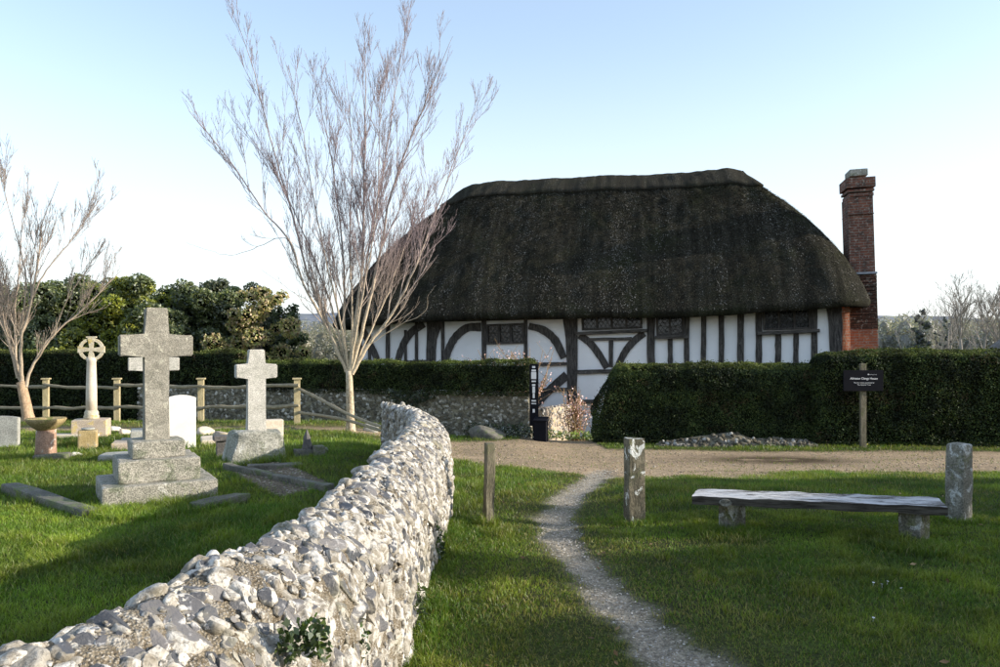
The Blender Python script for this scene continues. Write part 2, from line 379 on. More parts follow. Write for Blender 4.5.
def build_ground():
    xs = np.concatenate([-np.geomspace(1200, 14, 34), np.arange(-13.5, -6, .12), np.arange(-6, 6.5, .05), np.arange(6.5, 13, .12), np.geomspace(13.5, 1200, 34)])
    ys = np.concatenate([[-60, -20, -6, -1], np.arange(0, 2.4, .15), np.arange(2.4, 12, .05), np.arange(12, 21, .09), np.geomspace(21.2, 2500, 60)])
    X, Y = np.meshgrid(xs, ys)
    Z = tz(X, Y)
    tm, rm, bm_ = trail_m(X, Y), road_m(X, Y), bed_m(X, Y)
    tm = tm * (Y < 12.5)
    near = (Y < 22) & (np.abs(X) < 13)
    Z = Z - .03 * tm * near + near * .012 * (vnoise(X * 11, Y * 11, 2) - .5) - .015 * rm
    n1 = fbm(X * 1.6, Y * 1.6, 20); n2 = fbm(X * 7, Y * 7, 21)
    soil = np.array([.075, .062, .038]); green = np.array([.06, .085, .018]); dry = np.array([.17, .155, .075])
    C = green[None, None] * (1 - n1[..., None]) + (soil * .75)[None, None] * n1[..., None]
    churchpath = np.exp(-((Y - (16.6 + .02 * X)) / .55) ** 2) * (X < -1.2) * .9
    C = C * (1 - churchpath[..., None]) + dry * churchpath[..., None]
    gravel = np.array([.37, .285, .19]) * (0.70 + .3 * n2[..., None] + .45 * fbm(X * .7, Y * 1.6, 25)[..., None])
    C = C * (1 - rm[..., None]) + gravel * rm[..., None]
    pud = 1.3 * np.exp(-(((X - 4.9) / 1.4) ** 2 + ((Y - 13.7) / .95) ** 2) * 1.2) * smooth(.25, .5, n1 + .15)
    C = C * (1 - .92 * np.clip(pud, 0, 1)[..., None]) + np.array([.075, .052, .03]) * .92 * np.clip(pud, 0, 1)[..., None]
    tr = np.array([.36, .32, .255]) * (0.65 + .5 * n2[..., None] + .35 * fbm(X * 2.2, Y * 2.2, 27)[..., None])
    C = C * (1 - tm[..., None]) + tr * tm[..., None]
    C = C * (1 - bm_[..., None]) + (np.array([.17, .14, .10]) * (.6 + .8 * n2[..., None])) * bm_[..., None]
    far = smooth(24, 120, Y)[..., None]
    C = C * (1 - far) + np.array([.13, .15, .075]) * far
    ny, nx = X.shape
    i = (np.arange(ny - 1)[:, None] * nx + np.arange(nx - 1)[None]).ravel()
    Fq = np.stack([i, i + 1, i + nx + 1, i + nx], 1)
    V = np.stack([X, Y, Z], -1).reshape(-1, 3)
    g = G('earth'); a = g.attr(); v = g.n('TexVoronoi', {'Vector': g.coord(), 'Scale': 70.}); nz = g.noise(30, 6, None, .7)
    c = g.mix(.5, a.outputs[0], g.mix(g.ramp(nz, .3, .7), (.1, .1, .1), (1, 1, 1)), 'OVERLAY')
    c = g.mix(.45, c, g.mix(g.ramp(v.outputs[0], .0, .6), (.9, .9, .9), (.15, .15, .15)), 'SOFT_LIGHT')
    h = g.math('SUBTRACT', nz, g.math('MULTIPLY', v.outputs[0], .5))
    m = g.bsdf(c, .95, g.bump(h, .7, .025), .1)
    o = np_mesh('ground', V, [Fq], m, col=C.reshape(-1, 3), smooth_=True)
    o['kind'] = 'structure'
build_ground()

# ------------------------------------------------------------------ grass
def wall_gap(x, y):
    ins = (y < 11.35)
    return ins & (np.abs(x - wall_x(np.clip(y, -.3, 11.3))) < .22 / np.cos(np.arctan(np.gradient(WALL[:, 0], WALL[:, 1])[np.clip(np.searchsorted(WALL[:, 1], y), 0, len(WALL) - 1)])))
def blades(n, dlo, dhi, h, w, seg2):
    # sample inside a margin around the view
    d = np.sqrt(rng.uniform(dlo ** 2, dhi ** 2, n)); x = rng.uniform(-1, 1, n) * (.69 * d + .5); y = d
    tm = trail_m(x, y) * (y < 12.5); rm = road_m(x, y); bm_ = bed_m(x, y)
    cp = np.exp(-((y - (16.6 + .02 * x)) / .5) ** 2) * (x < -1.2)
    patch = fbm(x * .9, y * .9, 31); pat2 = fbm(x * 3.5, y * 3.5, 33)
    wear = np.exp(-(seg_dist(x, y, TRAIL) / (.5 + .6 * smooth(6.5, 3.5, y))) ** 2) * (y < 12) * (.6 + pat2)
    bare = smooth(.52, .64, fbm(x * .9, y * 1.3, 44)) * (x > wall_x(np.clip(y, -.3, 11.2)) + .3)
    wear = np.maximum(wear, bare * .75)
    keep = rng.random(n) > np.clip(tm * 1.05 + rm * (.80 + .25 * pat2) + bm_ * .97 + cp * .6 + wear * .42, 0, .995)
    keep &= ~wall_gap(x, y) & (y < 17.6 + (x < -.5) * (-x) * .24)
    x, y, tm, rm, cp, patch, pat2, wear = [q[keep] for q in (x, y, tm, rm, cp, patch, pat2, wear)]
    n = len(x); z = tz(x, y) - .012
    left = x < wall_x(np.clip(y, -.3, 11.2))
    H = h * (.55 + .9 * rng.random(n)) * (.55 + 1.0 * patch) * (1 - .55 * np.clip(rm + tm + wear * .6, 0, 1))
    H *= np.where(left, 1.25, 1.0)
    tuft = (pat2 > .62); H = np.where(tuft, H * 1.45, H)
    H = np.where((np.abs(x - wall_x(np.clip(y, -.3, 11.2))) < .42) & (y < 11.4), H * 1.5, H)
    # longer grass round the feet of things
    for (cx, cy, r) in FEET: H = np.where(np.hypot(x - cx, y - cy) < r, H * 1.8, H)
    az = rng.uniform(0, 2 * np.pi, n) + vnoise(x * 2, y * 2, 40) * 4; lean = rng.uniform(.15, .95, n)
    dx = np.cos(az) * lean; dy = np.sin(az) * lean
    fa = rng.uniform(0, np.pi, n); wx = np.cos(fa) * w / 2; wy = np.sin(fa) * w / 2
    W = np.stack([wx, wy, np.zeros(n)], 1) * rng.uniform(.6, 1.3, n)[:, None]
    B = np.stack([x, y, z], 1)
    mid = B + np.stack([dx * H * .35, dy * H * .35, H * .6], 1)
    tip = B + np.stack([dx * H, dy * H, H * (1 - .22 * lean)], 1)
    base = np.array([.130, .215, .020]); dryc = np.array([.34, .29, .11]); dark = np.array([.062, .128, .012])
    yel = np.array([.27, .30, .040])
    t = np.clip((patch - .3) * 2, 0, 1)[:, None]
    C = base * (1 - t) + dark * t
    yl = np.clip(pat2 * 1.7 - .6, 0, 1)[:, None] * .8; C = C * (1 - yl) + yel * yl
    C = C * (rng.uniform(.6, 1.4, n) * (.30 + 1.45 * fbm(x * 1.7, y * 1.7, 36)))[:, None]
    dr = np.clip(rng.random(n) < (.07 + .35 * rm + .5 * cp + .25 * tm + .36 * wear), 0, 1)[:, None] * rng.uniform(.5, 1, n)[:, None]
    C = C * (1 - dr) + dryc * dr
    i = np.arange(n)
    if seg2:
        V = np.stack([B - W, B + W, mid + W * .75, mid - W * .75, tip], 1).reshape(-1, 3)
        Fs = [np.stack([i * 5, i * 5 + 1, i * 5 + 2, i * 5 + 3], 1), np.stack([i * 5 + 3, i * 5 + 2, i * 5 + 4], 1)]
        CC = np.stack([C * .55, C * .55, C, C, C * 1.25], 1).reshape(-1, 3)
    else:
        V = np.stack([B - W, B + W, tip], 1).reshape(-1, 3)
        Fs = [np.stack([i * 3, i * 3 + 1, i * 3 + 2], 1)]
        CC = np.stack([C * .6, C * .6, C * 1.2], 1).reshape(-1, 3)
    return V, Fs, CC
FEET = []
for px, py, r in [(487, 525, .13), (634, 523, .2), (958, 520, .25), (732, 536, .28), (915, 550, .3), (160, 505, .75), (255, 463, .5), (50, 500, .3), (90, 446, .4), (46, 458, .3), (182, 447, .3)]:
    p = gp(px, py); FEET.append((p.x, p.y, r))
def build_grass():
    Vs, Q, Tt, Cs, off = [], [], [], [], 0
    for (n, a, b, h, w, s2) in [(150000, 2.6, 4.6, .040, .0036, True), (250000, 4.6, 7.5, .042, .0048, True), (230000, 7.5, 11.5, .046, .008, False), (210000, 11.5, 20, .052, .013, False)]:
        V, Fs, C = blades(n, a, b, h, w, s2)
        Vs.append(V); Cs.append(C)
        for f in Fs: (Q if f.shape[1] == 4 else Tt).append(f + off)
        off += len(V)
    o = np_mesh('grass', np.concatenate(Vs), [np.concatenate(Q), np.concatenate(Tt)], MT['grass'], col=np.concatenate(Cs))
    tag(o, 'short green grass covering the green and the churchyard', 'grass', kind='stuff')
build_grass()

# ------------------------------------------------------------------ stones
def ico(sub):
    bm = bmesh.new(); bmesh.ops.create_icosphere(bm, subdivisions=sub, radius=1)
    V = np.array([v.co[:] for v in bm.verts]); Fc = np.array([[v.index for v in f.verts] for f in bm.faces]); bm.free()
    return V, Fc
ICO = {k: ico(k) for k in (1, 2, 3, 4)}
def proto(sub, r, knob=.16, cuts=2):
    V, Fc = ICO[sub]; P = V.copy()
    disp = np.zeros(len(P))
    for k in range(9):
        f = r.normal(size=3); f = f / np.linalg.norm(f) * r.uniform(1.5, 7)
        disp += knob * .55 / (1 + k * .25) * np.sin(P @ f + r.uniform(0, 6))
    for k in range(6):
        f = r.normal(size=3); f = f / np.linalg.norm(f) * r.uniform(6, 18)
        disp += knob * .22 * np.abs(np.sin(P @ f + r.uniform(0, 6)))
    P = P * (1 + disp)[:, None]
    fr = np.zeros(len(P))
    for k in range(cuts):
        n = np.array([r.normal() * .55, r.normal() * .55, 1.0]) if k == 0 else r.normal(size=3)
        n = n / np.linalg.norm(n); d = r.uniform(.35, .7)
        e = P @ n - d; m = e > 0
        P = P - n * (e * m * .94)[:, None]; fr = np.maximum(fr, m * (1.0, .55, .25, .0)[min(k, 3)])
    return P, Fc, fr
PROTO = {s: [proto(s, np.random.default_rng(100 + k), .15, [1, 1, 2, 2, 2, 3][k % 6]) for k in range(30)] for s in (1, 2, 3, 4)}
def rot_z(a):
    c, s = math.cos(a), math.sin(a); return np.array([[c, -s, 0], [s, c, 0], [0, 0, 1]])
class Stones:
    def __init__(s): s.V, s.F, s.C, s.off = [], [], [], 0
    def add(s, pos, nrm, tang, size, sub, fr_p=.5, spin=None, r=rng):
        P, Fc, fr = PROTO[sub][r.integers(30)]
        n = np.asarray(nrm, float); n /= np.linalg.norm(n)
        t = np.asarray(tang, float); t = t - n * (t @ n); t /= np.linalg.norm(t) + 1e-9
        b = np.cross(n, t)
        a = r.uniform(0, 6.28) if spin is None else spin
        t2 = t * math.cos(a) + b * math.sin(a); b2 = np.cross(n, t2)
        Q = P * np.asarray(size)
        W = Q[:, :1] * t2 + Q[:, 1:2] * b2 + Q[:, 2:] * n + np.asarray(pos)
        s.V.append(W); s.F.append(Fc + s.off); s.off += len(P)
        fv = fr * (1.0 if r.random() < fr_p else .15)
        s.C.append(np.stack([np.full(len(P), r.random()), fv, np.full(len(P), r.random())], 1))
    def build(s, name, mat, parent=None):
        return np_mesh(name, np.concatenate(s.V), [np.concatenate(s.F)], mat, parent, np.concatenate(s.C), True)

def wall_profile():
    # (offset to the right of the centre line, height), from left foot over the top to right foot
    pts = [(-.22, -.15), (-.215, .3), (-.21, .66), (-.195, .78), (-.16, .838), (-.10, .85), (-.03, .825), (.05, .775), (.12, .72), (.18, .63), (.215, .52), (.235, .28), (.25, -.2)]
    P = np.array(pts); L = np.concatenate([[0], np.cumsum(np.linalg.norm(np.diff(P, axis=0), axis=1))])
    return P, L
def build_flint_wall():
    root = empty('flint_wall', (WALL[9][0], WALL[9][1], 0))
    tag(root, 'low curving flint wall with rough rounded top running past the churchyard grass', 'wall')
    P, L = wall_profile(); u = np.arange(0, L[-1], .022)
    off = np.interp(u, L, P[:, 0]); hh = np.interp(u, L, P[:, 1])
    tg = np.gradient(WD, axis=0); tg /= np.linalg.norm(tg, axis=1, keepdims=True)
    nr = np.stack([tg[:, 1], -tg[:, 0]], 1)          # to the right of the line
    S, U = np.meshgrid(WS, u, indexing='ij')
    nz = (fbm(S * 3, U * 3, 50) - .47) * .09 + (fbm(S * 14, U * 14, 51, 3) - .45) * .045
    do = np.gradient(P[:, 0], L); dh = np.gradient(P[:, 1], L)
    no = -np.interp(u, L, dh) * -1; nh = np.interp(u, L, do)
    # outward normal in profile = (dh*-1, do) rotated so that the right face looks right
    NO = -np.interp(u, L, dh); NH = np.interp(u, L, do)
    sag = (vnoise(WS * .8, WS * 0, 60) - .5) * .03
    def pos(si, ui, extra=0):
        return None
    X = WD[:, None, 0] + nr[:, None, 0] * (off[None] + NO[None] * nz); Y = WD[:, None, 1] + nr[:, None, 1] * (off[None] + NO[None] * nz)
    Z = hh[None] + NH[None] * nz + sag[:, None]
    ns, nu = X.shape
    i = (np.arange(ns - 1)[:, None] * nu + np.arange(nu - 1)[None]).ravel()
    Fq = np.stack([i, i + 1, i + nu + 1, i + nu], 1)
    V = np.stack([X, Y, Z], -1).reshape(-1, 3)
    # end caps as fans
    Vc = np.concatenate([V, [[X[0].mean(), Y[0].mean(), .4], [X[-1].mean(), Y[-1].mean(), .4]]])
    k = np.arange(nu - 1); c0 = len(V)
    T3 = np.concatenate([np.stack([k, np.full(nu - 1, c0), k + 1], 1), np.stack([(ns - 1) * nu + k, (ns - 1) * nu + k + 1, np.full(nu - 1, c0 + 1)], 1)])
    loc = np.array(root.location)
    np_mesh('mortar_core', Vc - loc, [Fq, T3], MT['mortar'], root, None, True)
    st = Stones(); r = np.random.default_rng(5)
    s = 0.0
    Lw = WS[-1]
    def place(sv, uv, size, fr_p, spin, sink):
        k = min(int(sv / .02), ns - 1)
        o_ = np.interp(uv, L, P[:, 0]); h_ = np.interp(uv, L, P[:, 1])
        a_ = -np.interp(uv, L, dh); b_ = np.interp(uv, L, do)
        n3 = np.array([nr[k, 0] * a_, nr[k, 1] * a_, b_]); n3 /= np.linalg.norm(n3)
        sink = sink + (float(fbm(sv * 3, uv * 3, 50)) - .47) * .09 + .006
        base = np.array([WD[k, 0] + nr[k, 0] * o_, WD[k, 1] + nr[k, 1] * o_, h_ + sag[k]]) + n3 * sink
        if base[2] < -.12: return
        dist = math.hypot(base[0], base[1])
        sub = 4 if dist < 3.6 else 3 if dist < 7 else 2
        right = a_ > .3
        t3 = np.array([tg[k, 0], tg[k, 1], 0.])
        n3 = n3 + r.normal(size=3) * .12
        st.add(base - loc, n3, t3, size, sub, fr_p, spin, r)
    # right and left faces, jittered courses
    for side, u0, u1 in (('l', 0.05, .88), ('r', 1.42, L[-1])):
        uv = u0
        while uv < u1:
            sv = r.uniform(0, .1)
            while sv < Lw:
                a = r.uniform(.030, .064); b = a * r.uniform(.6, 1.0)
                dens = .93 if side == 'r' else .8
                if r.random() < dens:
                    place(sv + r.normal() * .008, uv + r.normal() * .016, (a, b, b * r.uniform(.6, .85)), .36, r.choice([0, math.pi / 2]) + r.normal() * .45, -.013)
                sv += a * 1.62
            uv += .086
    # top: flints bedded across, ridge row on the left edge a bit prouder
    uv = .90
    while uv < 1.42:
        sv = r.uniform(0, .1)
        edge = uv < 1.02
        while sv < Lw:
            y_ = WD[min(int(sv / .02), ns - 1), 1]
            dens = .97 if edge else (.70 if y_ < 3.4 else .84)
            a = r.uniform(.034, .074); b = a * r.uniform(.5, .85)
            if r.random() < dens:
                place(sv + r.normal() * .01, uv + r.normal() * .02, (a, b, b * r.uniform(.65, .95)), .62, math.pi / 2 + r.normal() * .55, -.006 if edge else -.019)
            sv += b * (1.8 if edge else 2.0)
        uv += .085
    for _ in range(900):      # smaller flints filling the mortar of the top
        a = r.uniform(.02, .042); place(r.uniform(0, Lw), r.uniform(.95, 1.5), (a, a * r.uniform(.5, .9), a * r.uniform(.5, .8)), .6, None, -.006)
    # free end
    for _ in range(60):
        o_, h_ = r.uniform(-.2, .2), r.uniform(-.1, .8)
        p = np.array([WD[-1, 0] + nr[-1, 0] * o_, WD[-1, 1] + nr[-1, 1] * o_, h_])
        a = r.uniform(.04, .075); st.add(p - loc, (tg[-1, 0], tg[-1, 1], 0), (0, 0, 1), (a, a * .7, a * .55), 2, .4, None, r)
    # small galleting chips
    for _ in range(5200):
        place(r.uniform(0, Lw), r.uniform(.85, L[-1]), np.array([1, .7, .5]) * r.uniform(.006, .02), .5, None, .0)
    st.build('flint_facing', MT['flint'], root)
build_flint_wall()

# ------------------------------------------------------------------ leaves
def leaf_quads(Pc, Nn, size, r, bias=.8, aspect=.5):
    n = len(Pc)
    N = Nn * bias + r.normal(size=(n, 3)) * .6; N /= np.linalg.norm(N, axis=1, keepdims=True) + 1e-9
    A = np.cross(N, r.normal(size=(n, 3))); A /= np.linalg.norm(A, axis=1, keepdims=True) + 1e-9
    B = np.cross(N, A); s = (size * r.uniform(.6, 1.35, n))[:, None]
    V = np.stack([Pc - A * s * .5, Pc + B * s * aspect * .5, Pc + A * s * .5, Pc - B * s * aspect * .5], 1).reshape(-1, 3)
    i = np.arange(n)[:, None] * 4 + np.arange(4)
    return V, i
def tint(n, cols, r, lo=.6, hi=1.4):
    cols = np.asarray(cols); c = cols[r.integers(len(cols), size=n)]
    return c * r.uniform(lo, hi, n)[:, None]

def hedge(name, a, b, depth, ztop, cols, label, n, rad=.22, leaf=.045, seed=1, bulge=.07, lit_tipcol=(.11, .13, .03), base=None, slope=0.0):
    """clipped hedge: front face from a to b (xy), thickness away from the camera."""
    r = np.random.default_rng(seed)
    a = np.array(a); b = np.array(b); L = np.linalg.norm(b - a); e = (b - a) / L; nb = np.array([-e[1], e[0]])
    zb = min(T(*a), T(*b)) - .05 if base is None else base
    half = np.array([L / 2, depth / 2, (ztop - zb) / 2])
    ctr2 = (a + b) / 2 + nb * depth / 2
    root_loc = Vector((ctr2[0], ctr2[1], zb))
    area = np.array([L * 2 * half[2] * 1.25, L * 2 * half[2] * .25, L * depth, depth * 2 * half[2] , depth * 2 * half[2]])
    k = r.choice(5, size=n, p=area / area.sum())
    q = r.uniform(-1, 1, (n, 3)) * half
    q[k == 0, 1] = -half[1]; q[k == 1, 1] = half[1]; q[k == 2, 2] = half[2]; q[k == 3, 0] = -half[0]; q[k == 4, 0] = half[0]
    inner = np.clip(q, -(half - rad), half - rad); inner[:, 2] = np.clip(q[:, 2], -half[2], half[2] - rad)
    d = q - inner; N = d / (np.linalg.norm(d, axis=1, keepdims=True) + 1e-9); p = inner + N * rad
    bl = (fbm(p[:, 0] * 1.3 + p[:, 1], p[:, 2] * 1.6 + p[:, 1], seed) - .47) * 2 * bulge * 2 + (fbm(p[:, 0] * 6, p[:, 2] * 6 + p[:, 1] * 3, seed + 3, 2) - .37) * bulge
    dep = r.exponential(.022, n)
    p = p + N * (bl - dep)[:, None] ; stray = r.random(n) < .03; p[stray] += N[stray] * r.uniform(.02, .07, stray.sum())[:, None]
    def lean(q): q[:, 0] += slope * smooth(-.2, 1, q[:, 2] / half[2]) * smooth(-half[0] + 1.1, -half[0], q[:, 0])
    lean(p); V, Fi = leaf_quads(p, N, leaf, r, .55, .42)
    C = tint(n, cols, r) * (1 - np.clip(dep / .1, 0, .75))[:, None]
    br = (fbm(p[:, 0] * 1.7 + 5, p[:, 2] * 2.5 + p[:, 1], seed + 20) > .60) & (r.random(n) < .35); C[br] = np.array([.075, .055, .025]) * r.uniform(.5, 1.3, br.sum())[:, None]
    top = (N[:, 2] > .55) & (r.random(n) < .75); C[top] = np.asarray(lit_tipcol) * r.uniform(.6, 1.3, top.sum())[:, None]  # yellowish upper leaves, with the sunlit top edge painted into their colour
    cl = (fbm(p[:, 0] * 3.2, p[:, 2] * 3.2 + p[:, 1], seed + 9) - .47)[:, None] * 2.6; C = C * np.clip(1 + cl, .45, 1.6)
    # dark core
    hc = half - .10
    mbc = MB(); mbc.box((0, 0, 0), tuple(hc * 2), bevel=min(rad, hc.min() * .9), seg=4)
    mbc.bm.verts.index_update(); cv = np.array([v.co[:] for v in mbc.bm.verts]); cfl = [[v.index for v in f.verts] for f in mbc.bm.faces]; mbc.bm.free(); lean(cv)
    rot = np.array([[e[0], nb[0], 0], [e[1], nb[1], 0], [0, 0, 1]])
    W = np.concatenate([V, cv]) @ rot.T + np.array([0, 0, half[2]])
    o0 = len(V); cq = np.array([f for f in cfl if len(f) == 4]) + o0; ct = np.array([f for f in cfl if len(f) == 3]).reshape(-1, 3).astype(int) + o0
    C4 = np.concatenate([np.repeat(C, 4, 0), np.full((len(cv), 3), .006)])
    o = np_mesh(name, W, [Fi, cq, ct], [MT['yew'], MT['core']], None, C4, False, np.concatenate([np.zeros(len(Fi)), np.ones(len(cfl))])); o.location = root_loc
    tag(o, label, 'hedge'); return o
YEW = [(.026, .044, .011), (.036, .058, .014), (.050, .074, .018), (.018, .032, .009), (.075, .095, .025)]
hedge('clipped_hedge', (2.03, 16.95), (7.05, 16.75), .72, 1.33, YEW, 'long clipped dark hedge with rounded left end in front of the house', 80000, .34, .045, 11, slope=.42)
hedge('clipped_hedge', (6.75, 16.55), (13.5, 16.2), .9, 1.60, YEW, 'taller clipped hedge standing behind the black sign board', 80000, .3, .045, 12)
hedge('clipped_hedge', (-6.9, 19.75), (.70, 17.75), .75, 1.31, YEW, 'flat topped hedge growing above the low flint wall left of the gate', 60000, .16, .045, 13, lit_tipcol=(.12, .15, .03), base=.52)
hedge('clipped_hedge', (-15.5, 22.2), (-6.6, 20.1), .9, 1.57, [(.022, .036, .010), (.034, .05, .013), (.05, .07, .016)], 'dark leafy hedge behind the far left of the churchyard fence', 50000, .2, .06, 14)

def blob_leaves(lobes, per, size, cols, r, aspect=.55, sun=None):
    Ps, Ns = [], []
    for (c, rad) in lobes:
        rad = np.asarray(rad) * np.ones(3); m = int(per * (rad[0] * rad[1] * rad[2]) ** (2 / 3))
        d = r.normal(size=(m, 3)); d /= np.linalg.norm(d, axis=1, keepdims=True)
        rr = 1 - r.exponential(.10, m); 
        bump = 1 + .12 * np.sin(d[:, 0] * 7 + c[0] * 3) * np.sin(d[:, 1] * 6 + c[1]) + .10 * np.sin(d[:, 2] * 9 + c[2] * 2 + d[:, 0] * 5)
        Ps.append(np.asarray(c) + d * rad * (rr * bump)[:, None]); Ns.append(d)
    P = np.concatenate(Ps); N = np.concatenate(Ns)
    V, Fi = leaf_quads(P, N, size, r, .3, aspect)
    C = tint(len(P), cols, r, .5, 1.5)
    k = (np.sin(P[:, 0] * 3.1 + P[:, 2] * 2) * np.sin(P[:, 1] * 2.7 + P[:, 2] * 3.3))[:, None]; C = C * (1 + .25 * k)
    return V, Fi, C
def core_blobs(lobes, k=.72):
    V, Fc = ICO[2]; Vs, Fs, off = [], [], 0
    for c, rad in lobes:
        Vs.append(V * (np.asarray(rad) * np.ones(3)) * k + np.asarray(c)); Fs.append(Fc + off); off += len(V)
    return np.concatenate(Vs), np.concatenate(Fs)
def evergreen(px, d, pytop, w, label, cols, seed, leaf=.095, name='evergreen_tree', per=5200, group=None, x=None, zg=None, H=None, core=.55, skirt=.06):
    r = np.random.default_rng(seed)
    if x is None: d *= .85; w *= .87
    x = (px - 500) / F * d if x is None else x; zg = T(x, d) if zg is None else zg
    H = (EYE - (pytop - HZ) / F * d - zg) if H is None else H
    root = empty(name, (x, d, zg)); tag(root, label, 'tree', group)
    lobes = []
    for k in range(64):
        z = r.uniform(skirt, .93) * H; t = z / H
        rr = w * (1 - .55 * t ** 2.2) * math.sqrt(r.uniform(0, 1)); a = r.uniform(0, 6.28)
        s = r.uniform(.15, .29) * w * (1.05 - .45 * t)
        lobes.append(((rr * math.cos(a), rr * math.sin(a), min(z, H - s * .8)), (s, s, s * .85)))
    V, Fi, C = blob_leaves(lobes, per, leaf, cols, r)
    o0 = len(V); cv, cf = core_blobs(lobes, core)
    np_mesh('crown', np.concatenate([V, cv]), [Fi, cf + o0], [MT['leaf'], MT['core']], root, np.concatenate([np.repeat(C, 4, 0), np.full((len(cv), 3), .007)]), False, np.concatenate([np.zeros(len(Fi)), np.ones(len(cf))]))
    mb = MB(); mb.tube([(0, 0, -.2), (.05, 0, H * .3), (0, .05, H * .6)], [.22, .16, .08], 8); mb.build('trunk', MT['dark_bark'], root, True)
    return root
HOLLY = [(.095, .125, .042), (.15, .18, .065), (.24, .265, .12), (.06, .08, .028)]
YELG = [(.22, .25, .03), (.36, .36, .04), (.14, .17, .03)]
OLIVE = [(.38, .36, .13), (.46, .38, .19), (.28, .32, .11), (.5, .36, .22)]
evergreen(-40, 30, 277, 3.0, 'dark evergreen at the far left edge behind the bare tree', HOLLY, 21)
evergreen(40, 29, 279, 2.8, 'dark evergreen directly behind the tan trunked bare tree', HOLLY, 22)
evergreen(125, 28, 274, 2.3, 'yellow green evergreen standing behind the wheel cross', YELG, 23)
evergreen(95, 31, 275, 2.7, 'tall dark evergreen behind the yellow green one', HOLLY, 27)
evergreen(185, 28.5, 274, 2.9, 'broad dark evergreen behind the large granite cross', HOLLY, 24)
evergreen(232, 29.5, 276, 2.5, 'grey green evergreen behind the cross on the boulder', [(.09, .11, .05), (.13, .15, .08), (.06, .08, .035)], 25)
evergreen(72, 30.5, 284, 2.8, 'low dark evergreen filling between the two dark ones at the left', HOLLY, 28)
evergreen(152, 31, 281, 2.8, 'low dark evergreen seen just left of the large granite cross', HOLLY, 29)
evergreen(212, 31, 281, 2.8, 'low dark evergreen between the large cross and the boulder cross', HOLLY, 30)
evergreen(275, 29.5, 299, 1.3, 'small dark evergreen at the right end behind the russet bush tree', HOLLY, 31)
evergreen(258, 27.0, 284, 1.75, 'rounded olive and russet bush tree at the right end of the evergreens', OLIVE, 26, leaf=.09, per=4200)

# ------------------------------------------------------------------ bare trees
def pline(r, p, d, L, k, wob, up):
    pts = [np.array(p, float)]; d = np.array(d, float); d /= np.linalg.norm(d)
    for i in range(k):
        d = d + r.normal(size=3) * wob + np.array([0, 0, up]); d /= np.linalg.norm(d)
        pts.append(pts[-1] + d * L / k)
    return np.array(pts)
def sprout(r, P, rad, lvl, out, n, L, ang=(.35, .8), start=.2, up=.06, minr=.0035, nxt=.6, dens=None):
    S = np.concatenate([[0], np.cumsum(np.linalg.norm(np.diff(P, axis=0), axis=1))])
    for _ in range(n):
        t = r.uniform(start, .93) * S[-1]
        p = np.array([np.interp(t, S, P[:, i]) for i in range(3)]); i = min(np.searchsorted(S, t), len(P) - 1); i = max(i, 1)
        tan = P[i] - P[i - 1]; tan /= np.linalg.norm(tan)
        side = np.cross(tan, r.normal(size=3)); side /= np.linalg.norm(side) + 1e-9
        a = r.uniform(*ang); d = tan * math.cos(a) + side * math.sin(a) + np.array([0, 0, up * 3])
        l = L * r.uniform(.45, 1.15) * (1.12 - .62 * t / S[-1]); rr = max(minr, np.interp(t, S, rad) * r.uniform(.4, .6))
        Q = pline(r, p, d, l, 5, .09, up); qr = np.linspace(rr, minr * .8, len(Q))
        out.setdefault(lvl, []).append((Q, qr))
        if lvl < 3: sprout(r, Q, qr, lvl + 1, out, max(2, int(n * nxt)) if dens is None else int(l * dens + r.random()), L * .52 if dens is None else l * .55, ang, .2, up, minr, nxt, dens)
def curve_pts(P, k=4):
    P = np.array(P, float); Q = np.vstack([2 * P[0] - P[1], P, 2 * P[-1] - P[-2]]); out = []
    for i in range(1, len(Q) - 2):
        t = np.linspace(0, 1, k, endpoint=False)[:, None]
        out.append(.5 * (2 * Q[i] + (Q[i + 1] - Q[i - 1]) * t + (2 * Q[i - 1] - 5 * Q[i] + 4 * Q[i + 1] - Q[i + 2]) * t ** 2 + (3 * Q[i] - Q[i - 1] - 3 * Q[i + 1] + Q[i + 2]) * t ** 3))
    return np.vstack(out + [P[-1:]])
